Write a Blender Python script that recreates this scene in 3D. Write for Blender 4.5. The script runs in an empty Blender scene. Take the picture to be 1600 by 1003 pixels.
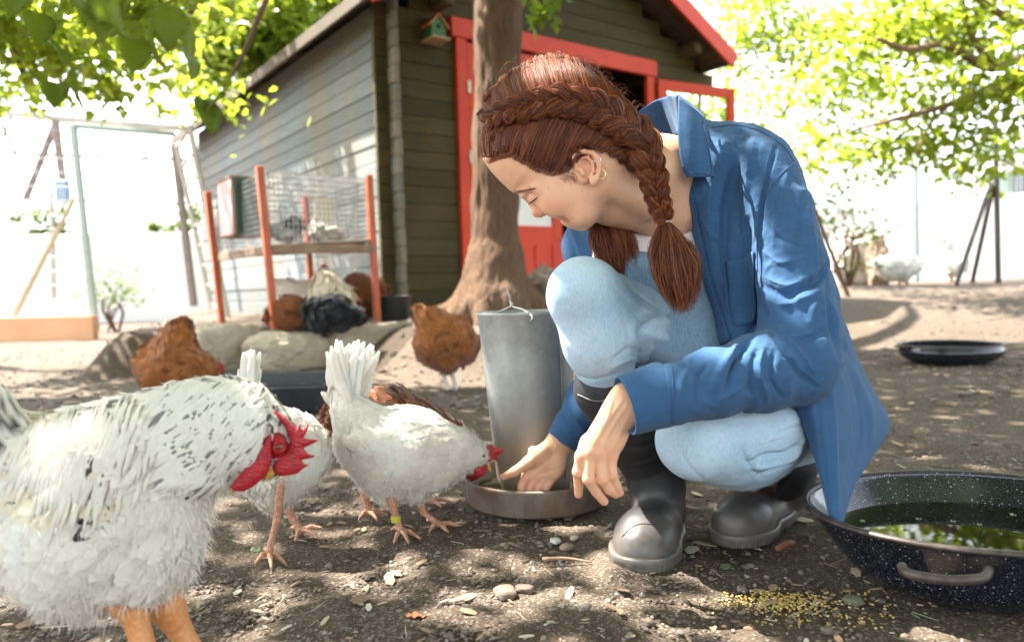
import bpy, math, random
import numpy as np
import openvdb
from mathutils import Vector, Matrix
from mathutils.bvhtree import BVHTree
random.seed(7); RS = np.random.RandomState(11)
SC = bpy.context.scene; COL = SC.collection
# ------------------------------------------------------------ camera, sky, sun, exposure
FPX = 1171.0; CX, CY = 800.0, 501.5
CAM = np.array([0.0, 0.0, 0.45])
_p, _r = math.radians(2.52), 0.0305
_F = np.array([0, math.cos(_p), -math.sin(_p)]); _R0 = np.array([1.0, 0, 0]); _U0 = np.cross(_R0, _F)
_R = _R0*math.cos(_r) - _U0*math.sin(_r); _U = _U0*math.cos(_r) + _R0*math.sin(_r)
cd = bpy.data.cameras.new('camera'); cam = bpy.data.objects.new('camera', cd); COL.objects.link(cam)
m = Matrix([[_R[i], _U[i], -_F[i], CAM[i]] for i in range(3)] + [[0, 0, 0, 1]]); cam.matrix_world = m
cd.sensor_width = 36; cd.lens = 36*FPX/1600; cd.clip_start = .02; cd.clip_end = 2000
cd.dof.use_dof = True; cd.dof.focus_distance = 1.17; cd.dof.aperture_fstop = cd.lens/7.6
SC.camera = cam
W = bpy.data.worlds.new('World'); SC.world = W; W.use_nodes = True
nt = W.node_tree; bgn = nt.nodes['Background']; sky = nt.nodes.new('ShaderNodeTexSky'); sky.sky_type = 'NISHITA'
SUN_EL, SUN_AZ = math.radians(59), math.atan2(-.93, .36)
sky.sun_disc = False; sky.sun_elevation = SUN_EL; sky.sun_rotation = SUN_AZ; sky.dust_density = 2.0
hs = nt.nodes.new('ShaderNodeHueSaturation'); hs.inputs['Saturation'].default_value = .35; nt.links.new(sky.outputs[0], hs.inputs['Color'])
nt.links.new(hs.outputs[0], bgn.inputs[0]); bgn.inputs[1].default_value = .15
sl = bpy.data.lights.new('sun', 'SUN'); sl.energy = 5.0; sl.angle = math.radians(.55); sl.color = (1, .93, .82)
so = bpy.data.objects.new('sun', sl); COL.objects.link(so)
SUND = Vector((math.cos(SUN_EL)*math.sin(SUN_AZ), math.cos(SUN_EL)*math.cos(SUN_AZ), math.sin(SUN_EL)))
so.rotation_euler = SUND.to_track_quat('Z', 'Y').to_euler()
SC.view_settings.view_transform = 'Standard'; SC.view_settings.look = 'None'
SC.view_settings.exposure = 2.65; SC.view_settings.gamma = 1; SC.view_settings.use_curve_mapping = False
SC.cycles.use_denoising = True
try: SC.cycles.denoiser = 'OPENIMAGEDENOISE'
except Exception: pass
SC.cycles.max_bounces = 8; SC.cycles.transparent_max_bounces = 12; SC.cycles.diffuse_bounces = 5
SC.cycles.sample_clamp_indirect = 6; SC.cycles.caustics_reflective = False; SC.cycles.caustics_refractive = False
# ------------------------------------------------------------ photo pixel + distance -> world
def P(px, py, d): return CAM + d*(_F + (px-CX)/FPX*_R + (CY-py)/FPX*_U)
def PP(a): a = np.asarray(a, float); return CAM + a[..., 2:3]*(_F + (a[..., 0:1]-CX)/FPX*_R + (CY-a[..., 1:2])/FPX*_U)
def proj(V):
    q = np.asarray(V, float)-CAM; d = q@_F; return CX+FPX*(q@_R)/d, CY-FPX*(q@_U)/d, d
def G(px, py, z=0.0):
    d = _F + (px-CX)/FPX*_R + (CY-py)/FPX*_U; return CAM + d*((z-CAM[2])/d[2])
# ------------------------------------------------------------ geometry = (V, [face arrays])
def arr(V, F): return (np.asarray(V, float), [np.asarray(f, int) for f in F if len(f)])
def join(gs):
    Vs, Fs, n = [], {}, 0
    for V, F in gs:
        for f in F: Fs.setdefault(f.shape[1], []).append(f+n)
        Vs.append(V); n += len(V)
    return (np.concatenate(Vs), [np.concatenate(v) for v in Fs.values()])
def xf(g, loc=(0, 0, 0), rot=None, s=1.0):
    V = g[0]*s
    if rot is not None: V = V@np.asarray(rot).T
    return (V+np.asarray(loc), g[1])
def rotz(a): c, s = math.cos(a), math.sin(a); return np.array([[c, -s, 0], [s, c, 0], [0, 0, 1.0]])
def rotx(a): c, s = math.cos(a), math.sin(a); return np.array([[1.0, 0, 0], [0, c, -s], [0, s, c]])
def roty(a): c, s = math.cos(a), math.sin(a); return np.array([[c, 0, s], [0, 1.0, 0], [-s, 0, c]])
def unit(v): v = np.asarray(v, float); return v/(np.linalg.norm(v)+1e-12)
def frame(d, up=(0, 0, 1)):
    d = unit(d); u = np.asarray(up, float)
    if abs(d@u) > .98: u = np.array([0, 1.0, 0])
    s = unit(np.cross(d, u)); return d, s, np.cross(s, d)
def cbox(sx, sy, sz, b=.004):
    V, idx = [], {}
    for i in (0, 1):
        for j in (0, 1):
            for k in (0, 1):
                c = [(-1, 1)[i]*sx/2, (-1, 1)[j]*sy/2, (-1, 1)[k]*sz/2]
                for a in range(3):
                    v = [c[t]-(0 if t == a else math.copysign(b, c[t])) for t in range(3)]
                    idx[i, j, k, a] = len(V); V.append(v)
    q, t = [], []
    for a in range(3):
        u, w = [(1, 2), (2, 0), (0, 1)][a]
        for s in (0, 1):
            ring = []
            for (x, y) in ((0, 0), (1, 0), (1, 1), (0, 1)):
                c = [0, 0, 0]; c[a] = s; c[u] = x; c[w] = y; ring.append(idx[c[0], c[1], c[2], a])
            q.append(ring if s else ring[::-1])
    for a in range(3):
        u, w = [(1, 2), (2, 0), (0, 1)][a]
        for x in (0, 1):
            for y in (0, 1):
                c0 = [0, 0, 0]; c1 = [0, 0, 0]; c0[a] = 0; c1[a] = 1; c0[u] = c1[u] = x; c0[w] = c1[w] = y
                r = [idx[(*c0, u)], idx[(*c1, u)], idx[(*c1, w)], idx[(*c0, w)]]
                q.append(r if (x == y) else r[::-1])
    for i in (0, 1):
        for j in (0, 1):
            for k in (0, 1):
                r = [idx[i, j, k, 0], idx[i, j, k, 1], idx[i, j, k, 2]]; t.append(r if (i+j+k) % 2 else r[::-1])
    return arr(V, [q, t])
def beam(p0, p1, w, h, up=(0, 0, 1), b=None, ext=0):
    p0, p1 = np.asarray(p0, float), np.asarray(p1, float); d, s, u = frame(p1-p0, up)
    L = np.linalg.norm(p1-p0)+2*ext
    return xf(cbox(L, w, h, min(w, h)*.12 if b is None else b), (p0+p1)/2, np.stack([d, s, u], 1))
def catmull(P_, n):
    P_ = np.asarray(P_, float); k = len(P_)
    Q = np.vstack([2*P_[0]-P_[1], P_, 2*P_[-1]-P_[-2]]); t = np.linspace(0, k-1-1e-9, n); i = t.astype(int); f = (t-i)[:, None]
    a, b, c, d = Q[i], Q[i+1], Q[i+2], Q[i+3]
    return .5*((2*b)+(-a+c)*f+(2*a-5*b+4*c-d)*f*f+(-a+3*b-3*c+d)*f**3)
def tube(pts, r, n=8, flat=1.0, up=(0, 0, 1), cap=True, tw=0):
    pts = np.asarray(pts, float); m_ = len(pts); r = np.broadcast_to(np.asarray(r, float), (m_,))
    T = np.gradient(pts, axis=0); T /= (np.linalg.norm(T, axis=1)[:, None]+1e-12)
    s = np.zeros_like(T); _, s0, _ = frame(T[0], up); s[0] = s0
    for i in range(1, m_): v = s[i-1]-T[i]*(s[i-1]@T[i]); s[i] = unit(v)
    b = np.cross(s, T); a = np.linspace(0, 2*np.pi, n, endpoint=False)+tw
    V = pts[:, None]+r[:, None, None]*(np.cos(a)[None, :, None]*s[:, None]+flat*np.sin(a)[None, :, None]*b[:, None])
    V = V.reshape(-1, 3); i = np.arange(m_-1)[:, None]*n; j = np.arange(n)[None]; k = (j+1) % n
    q = np.stack([i+j, i+k, i+n+k, i+n+j], -1).reshape(-1, 4)
    if not cap: return (V, [q])
    V = np.vstack([V, pts[0]-T[0]*r[0]*.3, pts[-1]+T[-1]*r[-1]*.3]); c0, c1 = m_*n, m_*n+1; j = np.arange(n); k = (j+1) % n
    t = np.vstack([np.stack([k, j, np.full(n, c0)], 1), np.stack([(m_-1)*n+j, (m_-1)*n+k, np.full(n, c1)], 1)])
    return (V, [q, t])
def lathe(prof, n=32, loc=(0, 0, 0), sx=1, sy=1):
    prof = np.asarray(prof, float); m_ = len(prof); a = np.linspace(0, 2*np.pi, n, endpoint=False)
    V = np.stack([prof[:, 0:1]*np.cos(a)*sx, prof[:, 0:1]*np.sin(a)*sy, np.repeat(prof[:, 1:2], n, 1)], -1).reshape(-1, 3)+np.asarray(loc)
    i = np.arange(m_-1)[:, None]*n; j = np.arange(n)[None]; k = (j+1) % n
    return (V, [np.stack([i+j, i+k, i+n+k, i+n+j], -1).reshape(-1, 4)])
def gridsurf(Pts, thick=0.0, closeu=False):
    """Pts (m,n,3) -> sheet with real thickness"""
    Pts = np.asarray(Pts, float); m_, n_ = Pts.shape[:2]
    du = np.gradient(Pts, axis=0); dv = np.gradient(Pts, axis=1); N = np.cross(du, dv); N /= (np.linalg.norm(N, axis=2)[..., None]+1e-12)
    i = np.arange(m_-1)[:, None]*n_; j = np.arange(n_-1)[None]
    q = np.stack([i+j, i+n_+j, i+n_+j+1, i+j+1], -1).reshape(-1, 4)
    if not thick: return (Pts.reshape(-1, 3), [q])
    A = (Pts+N*thick/2).reshape(-1, 3); B = (Pts-N*thick/2).reshape(-1, 3); o = m_*n_
    rim = [k for k in range(n_)]+[k*n_+n_-1 for k in range(1, m_)]+[(m_-1)*n_+k for k in range(n_-2, -1, -1)]+[k*n_ for k in range(m_-2, 0, -1)]
    rim = np.array(rim); nx = np.roll(rim, -1); side = np.stack([rim, nx, nx+o, rim+o], 1)
    return (np.vstack([A, B]), [np.vstack([q, q[:, ::-1]+o, side])])
def patch(rows, nu, nv, thick=0.0, pix=True):
    """rows of control points -> smooth sheet"""
    R_ = [catmull(r, nv) for r in rows]; S = np.stack(R_); S = np.stack([catmull(S[:, j], nu) for j in range(nv)], 1)
    return gridsurf(PP(S) if pix else S, thick)
def ico(sub=1):
    t = (1+5**.5)/2; V = [(-1, t, 0), (1, t, 0), (-1, -t, 0), (1, -t, 0), (0, -1, t), (0, 1, t), (0, -1, -t), (0, 1, -t), (t, 0, -1), (t, 0, 1), (-t, 0, -1), (-t, 0, 1)]
    F = [(0, 11, 5), (0, 5, 1), (0, 1, 7), (0, 7, 10), (0, 10, 11), (1, 5, 9), (5, 11, 4), (11, 10, 2), (10, 7, 6), (7, 1, 8), (3, 9, 4), (3, 4, 2), (3, 2, 6), (3, 6, 8), (3, 8, 9), (4, 9, 5), (2, 4, 11), (6, 2, 10), (8, 6, 7), (9, 8, 1)]
    V = [unit(v) for v in V]
    for _ in range(sub):
        c, NF = {}, []
        def mid(a, b):
            k = (min(a, b), max(a, b))
            if k not in c: c[k] = len(V); V.append(unit(V[a]+V[b]))
            return c[k]
        for a, b, d in F: x, y, z = mid(a, b), mid(b, d), mid(d, a); NF += [(a, x, z), (b, y, x), (d, z, y), (x, y, z)]
        F = NF
    return (np.array(V), [np.array(F)])
# value noise (vectorised)
_T = np.random.RandomState(3).rand(64, 64, 64)*2-1
def vnoise(p, s=1.0, seed=0):
    p = np.asarray(p)*s+seed*17.31+100; i = np.floor(p).astype(int); f = p-i; f = f*f*(3-2*f); r = 0
    for a in (0, 1):
        for b in (0, 1):
            for c in (0, 1):
                w = (f[..., 0] if a else 1-f[..., 0])*(f[..., 1] if b else 1-f[..., 1])*(f[..., 2] if c else 1-f[..., 2])
                r = r+w*_T[(i[..., 0]+a) & 63, (i[..., 1]+b) & 63, (i[..., 2]+c) & 63]
    return r
def fbm(p, s=1.0, o=4, seed=0): return sum(vnoise(p, s*2**k, seed+k)*.5**k for k in range(o))
# ------------------------------------------------------------ objects
def meta(o, label=None, cat=None, group=None, kind=None):
    if label: o['label'] = label
    if cat: o['category'] = cat
    if group: o['group'] = group
    if kind: o['kind'] = kind
    return o
def empty(name, label, cat, loc=(0, 0, 0), group=None):
    o = bpy.data.objects.new(name, None); COL.objects.link(o); o.location = [float(x) for x in loc]; o.empty_display_size = .05
    o['_l'] = [float(x) for x in loc]; return meta(o, label, cat, group)
def offs(par):
    t = np.zeros(3)
    while par is not None: t += np.array(par.location); par = par.parent
    return t
def mesh(name, g, mat_=None, smooth=True, col=None):
    V, Fs = g; me = bpy.data.meshes.new(name); V = np.asarray(V, np.float32)
    me.vertices.add(len(V)); me.vertices.foreach_set('co', V.ravel())
    nl = sum(f.size for f in Fs); nf = sum(len(f) for f in Fs)
    me.loops.add(nl); me.loops.foreach_set('vertex_index', np.concatenate([f.ravel() for f in Fs]).astype(np.int32))
    me.polygons.add(nf); st, o = [], 0
    for f in Fs: st.append(o+np.arange(len(f))*f.shape[1]); o += f.size
    me.polygons.foreach_set('loop_start', np.concatenate(st).astype(np.int32))
    me.polygons.foreach_set('use_smooth', np.full(nf, smooth)); me.update(calc_edges=True)
    if col is not None:
        a = me.color_attributes.new('Col', 'FLOAT_COLOR', 'POINT'); c = np.ones((len(V), 4), np.float32); c[:, :3] = col; a.data.foreach_set('color', c.ravel())
    if mat_ is not None:
        for q in (mat_ if isinstance(mat_, (list, tuple)) else [mat_]): me.materials.append(q)
    return me
def obj(name, g, mat_, par=None, smooth=True, col=None, label=None, cat=None, group=None, kind=None, origin=None):
    """one mesh object; vertices given in world space; its origin is its parent's, or its own base"""
    if par is None:
        if origin is None: lo, hi = g[0].min(0), g[0].max(0); origin = np.array([(lo[0]+hi[0])/2, (lo[1]+hi[1])/2, lo[2]])
        g = (g[0]-origin, g[1])
    else: g = (g[0]-offs(par), g[1])
    o = bpy.data.objects.new(name, mesh(name, g, mat_, smooth, col)); COL.objects.link(o)
    if par is None: o.location = [float(x) for x in origin]
    else: o.parent = par
    return meta(o, label, cat, group, kind)
def dup(o, loc=None, par=None, rz=None, sc=None):
    c = o.copy(); COL.objects.link(c)
    if par is not None: c.parent = par
    if loc is not None: c.location = [float(x) for x in loc]
    if rz is not None: c.rotation_euler = (0, 0, rz)
    if sc is not None: c.scale = (sc, sc, sc)
    for ch in list(o.children): dup(ch, par=c)
    return c
def bvh(g): return BVHTree.FromPolygons([Vector(v) for v in g[0]], [tuple(map(int, r)) for f in g[1] for r in f])
def hit(b, px, py, lift=0.0):
    d = Vector(unit(P(px, py, 1.0)-CAM)); l, n, i, t = b.ray_cast(Vector(CAM), d)
    if l is None: return None, None
    n = np.array(n)
    if n@np.array(d) > 0: n = -n
    return np.array(l)+n*lift, n
# ------------------------------------------------------------ signed-distance sculpting
class Sdf:
    def __init__(s, lo, hi, h):
        s.lo = np.array(lo, float); s.h = h; s.n = np.ceil((np.array(hi)-s.lo)/h).astype(int)+1; s.A = np.full(s.n, 1.0, np.float32)
    def sub(s, lo, hi):
        a = np.clip(np.floor((np.array(lo)-s.lo)/s.h).astype(int), 0, s.n); b = np.clip(np.ceil((np.array(hi)-s.lo)/s.h).astype(int)+1, 0, s.n)
        if (b <= a).any(): return None, None
        ax = [(s.lo[i]+s.h*np.arange(a[i], b[i])).astype(np.float32) for i in range(3)]
        X, Y, Z = np.meshgrid(*ax, indexing='ij'); return np.stack([X, Y, Z], -1), (slice(a[0], b[0]), slice(a[1], b[1]), slice(a[2], b[2]))
    def put(s, d, sl, k, mode):
        o = s.A[sl]
        if mode == 'cut': d = -d; h = np.clip(.5+.5*(d-o)/k, 0, 1); r = o*(1-h)+d*h+k*h*(1-h)
        elif mode == 'and': h = np.clip(.5+.5*(d-o)/k, 0, 1); r = o*(1-h)+d*h+k*h*(1-h)
        else: h = np.clip(.5+.5*(o-d)/k, 0, 1); r = o*(1-h)+d*h-k*h*(1-h)
        s.A[sl] = r
    def cone(s, a, b, ra, rb, k=.01, mode='add', flat=None):
        """round cone from a to b; flat=(axis, factor) squeezes"""
        a, b = np.asarray(a, float), np.asarray(b, float); m_ = max(ra, rb)+k+.02
        X, sl = s.sub(np.minimum(a, b)-m_, np.maximum(a, b)+m_)
        if X is None: return s
        q = X-a; ba = b-a
        if flat is not None: ax = unit(flat[0]); q = q+ax*((q@ax)*(flat[1]-1))[..., None]; ba = ba+ax*((ba@ax)*(flat[1]-1))
        t = np.clip(q@ba/(ba@ba+1e-12), 0, 1); d = np.linalg.norm(q-t[..., None]*ba, axis=-1)-(ra+(rb-ra)*t); s.put(d, sl, k, mode); return s
    def chain(s, pts, rs, k=.01, mode='add', flat=None):
        for i in range(len(pts)-1): s.cone(pts[i], pts[i+1], rs[i], rs[i+1], k, mode, flat)
        return s
    def ell(s, c, r, R_=None, k=.01, mode='add'):
        c, r = np.asarray(c, float), np.asarray(r, float); m_ = r.max()+k+.02; X, sl = s.sub(c-m_, c+m_)
        if X is None: return s
        q = X-c
        if R_ is not None: q = q@np.asarray(R_)
        k0 = np.linalg.norm(q/r, axis=-1); k1 = np.linalg.norm(q/(r*r), axis=-1); d = k0*(k0-1)/(k1+1e-9); s.put(d, sl, k, mode); return s
    def pillow(s, poly, dc, Hs, R_, k=.01, mode='add', smooth=True, tilt=(0, 0), drange=None):
        """solid with a rounded edge: outline seen from the front, centred at distance dc, half depth Hs, edge rounding R_"""
        poly = np.asarray(poly, float)
        if smooth: Q = np.vstack([poly[-1:], poly, poly[:2]]); poly = catmull(Q, len(Q)*6)[6:-6*1]
        lo2, hi2 = poly.min(0), poly.max(0); c2 = (lo2+hi2)/2
        cor = np.array([P(x, y, dc+e) for x in (lo2[0], hi2[0]) for y in (lo2[1], hi2[1]) for e in (-Hs-.1*0, Hs)])
        X, sl = s.sub(cor.min(0)-k-.03, cor.max(0)+k+.03)
        if X is None: return s
        sh = X.shape[:3]; x, y, d = proj(X.reshape(-1, 3))
        # signed 2D distance on a raster, then sampled
        st = 2.0; gx = np.arange(lo2[0]-60, hi2[0]+60, st); gy = np.arange(lo2[1]-60, hi2[1]+60, st); GX, GY = np.meshgrid(gx, gy, indexing='ij'); D2 = np.full(GX.shape, 1e9); ins = np.zeros(GX.shape, bool)
        for i in range(len(poly)):
            a, b = poly[i], poly[(i+1) % len(poly)]; e = b-a; wx, wy = GX-a[0], GY-a[1]; t = np.clip((wx*e[0]+wy*e[1])/(e@e+1e-9), 0, 1)
            D2 = np.minimum(D2, (wx-e[0]*t)**2+(wy-e[1]*t)**2)
            if abs(e[1]) > 1e-9: c_ = ((a[1] <= GY) & (b[1] > GY)) | ((b[1] <= GY) & (a[1] > GY)); ins ^= c_ & (GX < a[0]+(GY-a[1])*e[0]/e[1])
        S2 = np.sqrt(D2)*np.where(ins, -1, 1)
        u = np.clip((x-gx[0])/st, 0, len(gx)-1.001); v = np.clip((y-gy[0])/st, 0, len(gy)-1.001); iu, iv = u.astype(int), v.astype(int); fu, fv = u-iu, v-iv
        m2 = (S2[iu, iv]*(1-fu)*(1-fv)+S2[iu+1, iv]*fu*(1-fv)+S2[iu, iv+1]*(1-fu)*fv+S2[iu+1, iv+1]*fu*fv)*d/FPX
        dd = d-dc-tilt[0]*(x-c2[0])/100-tilt[1]*(y-c2[1])/100
        qa = np.maximum(m2+R_, 0)/R_; qb = np.abs(dd)/Hs; f = (np.sqrt(qa*qa+qb*qb)-1)*min(R_, Hs)
        s.put(f.reshape(sh).astype(np.float32), sl, k, mode); return s
    def mesh(s, smooth=1, iso=0.0):
        gr = openvdb.FloatGrid(1.0); gr.copyFromArray(np.ascontiguousarray(s.A)); V, Q = gr.convertToQuads(isovalue=iso)
        V = np.asarray(V, float)*s.h+s.lo; Q = np.asarray(Q, int); g = (V, [Q]); return relax(g, smooth)
def relax(g, n=1, lam=.5):
    V, Fs = g; E = np.vstack([np.stack([f[:, i], f[:, (i+1) % f.shape[1]]], 1) for f in Fs for i in range(f.shape[1])]); nv = len(V)
    for _ in range(n):
        for l_ in (lam, -lam*.6):
            A = np.zeros((nv, 3)); c = np.bincount(E[:, 0], minlength=nv)+np.bincount(E[:, 1], minlength=nv)
            for k in range(3): A[:, k] = np.bincount(E[:, 0], V[E[:, 1], k], nv)+np.bincount(E[:, 1], V[E[:, 0], k], nv)
            V = V+l_*(A/np.maximum(c, 1)[:, None]-V)
    return (V, Fs)
def subdiv(g, n=1):
    V, Fs = g; Q = Fs[0]; nv = len(V); e = np.sort(np.vstack([Q[:, [i, (i+1) % 4]] for i in range(4)]), 1); key = e[:, 0].astype(np.int64)*nv+e[:, 1]; u, inv = np.unique(key, return_inverse=True)
    E = np.stack([u//nv, u % nv], 1); m_ = len(Q); mid = inv.reshape(4, m_)+nv; c = np.arange(m_)+nv+len(E); V2 = np.vstack([V, V[E].mean(1), V[Q].mean(1)])
    F2 = np.vstack([np.stack([Q[:, i], mid[i], c, mid[i-1]], 1) for i in range(4)]); return relax((V2, [F2]), n)
def normals(g):
    V, Fs = g; N = np.zeros_like(V)
    for f in Fs:
        n = np.cross(V[f[:, 1]]-V[f[:, 0]], V[f[:, 2]]-V[f[:, 0]])
        for i in range(f.shape[1]):
            for k in range(3): N[:, k] += np.bincount(f[:, i], n[:, k], len(V))
    return N/(np.linalg.norm(N, axis=1)[:, None]+1e-12)
def strokes(g, S, side=1):
    """raised (+) or pressed (-) folds along lines: each (points px, width px, height m[, taper])"""
    V, Fs = g; N = normals(g); x, y, d = proj(V); view = unit(_F); fac = np.clip(-(N@view)*2+.2, 0, 1) if side else np.ones(len(V)); off = np.zeros(len(V))
    for st in S:
        pts = catmull(np.array(st[0], float), max(8, 6*len(st[0]))); w, h = st[1], st[2]
        best = np.full(len(V), 1e9); tt = np.zeros(len(V)); n = len(pts)-1
        m_ = (x > pts[:, 0].min()-3*w) & (x < pts[:, 0].max()+3*w) & (y > pts[:, 1].min()-3*w) & (y < pts[:, 1].max()+3*w); ii = np.nonzero(m_)[0]
        if not len(ii): continue
        X, Y = x[ii], y[ii]; bb = best[ii]; t_ = tt[ii]
        for i in range(n):
            a, e = pts[i], pts[i+1]-pts[i]; t = np.clip(((X-a[0])*e[0]+(Y-a[1])*e[1])/(e@e+1e-9), 0, 1); q = (X-a[0]-e[0]*t)**2+(Y-a[1]-e[1]*t)**2
            u = q < bb; bb = np.where(u, q, bb); t_ = np.where(u, (i+t)/n, t_)
        r = np.sqrt(bb)/w; prof = np.exp(-r*r*1.6); tap = np.sin(np.pi*np.clip(t_*.9+.05, 0, 1))**.6
        off[ii] += h*prof*tap
    return (V+N*(off*fac)[:, None], Fs)
def displace(g, f): N = normals(g); return (g[0]+N*f(g[0])[:, None], g[1])
# ------------------------------------------------------------ materials
def lin(c): return tuple((x/12.92 if x <= .04045 else ((x+.055)/1.055)**2.4) for x in c)
def hexc(s): return lin([int(s[i:i+2], 16)/255 for i in (0, 2, 4)])
class NT:
    def __init__(s, name):
        s.m = bpy.data.materials.new(name); s.m.use_nodes = True; s.t = s.m.node_tree; s.b = s.t.nodes['Principled BSDF']; s.out = s.t.nodes['Material Output']; s.tc = s.n('ShaderNodeTexCoord')
    def n(s, k, **kw):
        q = s.t.nodes.new(k)
        for a, v in kw.items(): setattr(q, a, v)
        return q
    def l(s, a, b): s.t.links.new(a, b)
    def map(s, sc=(1, 1, 1), rot=(0, 0, 0), src=None):
        q = s.n('ShaderNodeMapping'); q.inputs['Scale'].default_value = sc; q.inputs['Rotation'].default_value = rot; s.l(src or s.tc.outputs['Object'], q.inputs[0]); return q.outputs[0]
    def noise(s, scale, detail=4, rough=.55, vec=None, dist=0):
        q = s.n('ShaderNodeTexNoise'); q.inputs['Scale'].default_value = scale; q.inputs['Detail'].default_value = detail; q.inputs['Roughness'].default_value = rough; q.inputs['Distortion'].default_value = dist
        s.l(vec or s.tc.outputs['Object'], q.inputs['Vector']); return q.outputs['Fac']
    def voro(s, scale, feature='F1', vec=None, out='Distance', rnd=1):
        q = s.n('ShaderNodeTexVoronoi', feature=feature); q.inputs['Scale'].default_value = scale; q.inputs['Randomness'].default_value = rnd; s.l(vec or s.tc.outputs['Object'], q.inputs['Vector']); return q.outputs[out]
    def ramp(s, fac, stops):
        q = s.n('ShaderNodeValToRGB'); e = q.color_ramp.elements
        while len(e) < len(stops): e.new(.5)
        for i, (p, c) in enumerate(stops):
            e[i].position = p; e[i].color = (c, c, c, 1) if isinstance(c, (int, float)) else (*c, 1)
        s.l(fac, q.inputs[0]); return q.outputs[0]
    def mix(s, fac, a, b, mode='MIX'):
        q = s.n('ShaderNodeMix', data_type='RGBA', blend_type=mode)
        for sock, v in ((q.inputs[0], fac), (q.inputs[6], a), (q.inputs[7], b)):
            if isinstance(v, (int, float)): sock.default_value = v
            elif isinstance(v, tuple): sock.default_value = (*v, 1)
            else: s.l(v, sock)
        return q.outputs[2]
    def math(s, op, a, b=0.0):
        q = s.n('ShaderNodeMath', operation=op)
        for i, v in enumerate((a, b)):
            if isinstance(v, (int, float)): q.inputs[i].default_value = v
            else: s.l(v, q.inputs[i])
        return q.outputs[0]
    def bump(s, h, dist=.002, strength=1.0, prev=None):
        q = s.n('ShaderNodeBump'); q.inputs['Distance'].default_value = dist; q.inputs['Strength'].default_value = strength; s.l(h, q.inputs['Height'])
        if prev is not None: s.l(prev, q.inputs['Normal'])
        return q.outputs[0]
    def attr(s, name='Col'): return s.n('ShaderNodeAttribute', attribute_name=name).outputs['Color']
    def rnd(s): return s.n('ShaderNodeObjectInfo').outputs['Random']
    def isl(s): return s.n('ShaderNodeNewGeometry').outputs['Random Per Island']
    def set(s, col=None, rough=None, normal=None, metal=None, spec=None, **kw):
        for nm, v in (('Base Color', col), ('Roughness', rough), ('Normal', normal), ('Metallic', metal), ('Specular IOR Level', spec), *kw.items()):
            if v is None: continue
            i = s.b.inputs[nm]
            if isinstance(v, (int, float)): i.default_value = v
            elif isinstance(v, tuple): i.default_value = (*v, 1) if (len(v) == 3 and len(i.default_value) == 4) else v
            else: s.l(v, i)
        return s.m
def simple(name, c1, c2=None, scale=8, rough=.6, bump=0, bsc=40, stretch=(1, 1, 1), rnd=.0, metal=0, spec=.5, **kw):
    """two-tone noisy procedural material"""
    t = NT(name); v = t.map(stretch); c2 = c2 or tuple(x*.7 for x in c1)
    c = t.mix(t.ramp(t.noise(scale, 6, .6, v), [(.3, 0.0), (.7, 1.0)]), c1, c2)
    if rnd: c = t.mix(t.math('MULTIPLY', t.rnd(), rnd), c, tuple(x*.35 for x in c2))
    nm = t.bump(t.noise(bsc, 5, .6, v), bump) if bump else None
    return t.set(c, rough, nm, metal, spec, **kw)
def leafmat(name, c1, c2, trans=.5):
    t = NT(name); r = t.isl(); c = t.mix(r, c1, c2); c = t.mix(t.ramp(t.noise(1.3, 3), [(.35, 0.0), (.65, .6)]), c, tuple(x*.55 for x in c1))
    t.set(c, .45, spec=.4); tr = t.n('ShaderNodeBsdfTranslucent'); t.l(t.mix(.5, c, (c2[0]*1.4, c2[1]*1.5, c2[2]*.7)), tr.inputs[0])
    ms = t.n('ShaderNodeMixShader'); ms.inputs[0].default_value = trans; t.l(t.b.outputs[0], ms.inputs[1]); t.l(tr.outputs[0], ms.inputs[2]); t.l(ms.outputs[0], t.out.inputs[0]); return t.m
# ============================================================ SETTING
def sstep(t): t = np.clip(t, 0, 1); return t*t*(3-2*t)
SLA = np.array([-1.86, 4.42]); SLN = np.array([-.456, .89])           # edge line of the raised terrace and its normal
def TH(x, y):
    x, y = np.asarray(x, float), np.asarray(y, float)
    d = (x-SLA[0])*SLN[0]+(y-SLA[1])*SLN[1]
    ter = .25*sstep(d/(.22+np.maximum(0, x-.9)*1.2))*sstep((x+2.6+.5*(y-4.4)*.73)/.3)
    rise = .34*sstep((y-3.2)/6.5)*sstep((x-.4)/1.6)
    mound = .23*sstep((1.1-np.hypot(x+.09, (y-5.0)))/.5)
    return np.maximum(np.maximum(ter, rise), mound)
def THf(x, y): return float(TH(x, y))
nr, na = 560, 640
rr = .12*(900/.12)**(np.arange(nr)/(nr-1)); aa = np.linspace(0, 2*np.pi, na, endpoint=False)
X, Y = rr[:, None]*np.sin(aa), rr[:, None]*np.cos(aa)
p3 = np.stack([X, Y, X*0], -1)
Z = TH(X, Y)+(fbm(p3, 1.3, 3, 1)*.018+fbm(p3, 9, 3, 2)*.0045*(X*X+Y*Y < 30)+np.maximum(0, fbm(p3, 34, 2, 3))*.006*(X*X+Y*Y < 12))*sstep((900-rr[:, None])/50)
Z = Z-.0
i = np.arange(nr-1)[:, None]*na; j = np.arange(na)[None]; k = (j+1) % na
gq = np.stack([i+j, i+k, i+na+k, i+na+j], -1).reshape(-1, 4)
t = NT('dry_soil'); ob = t.tc.outputs['Object']
n1 = t.noise(2.2, 6, .6, ob); n2 = t.noise(38, 8, .7, ob); v1 = t.voro(95, vec=ob); v2 = t.voro(210, vec=ob, out='Color'); n3 = t.noise(.35, 4, .6, ob)
c = t.mix(t.ramp(n2, [(.33, 0.0), (.68, 1.0)]), (.046, .033, .023), (.108, .08, .058))
c = t.mix(t.ramp(n1, [(.35, 0.0), (.7, .7)]), c, (.1, .08, .062))
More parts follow.
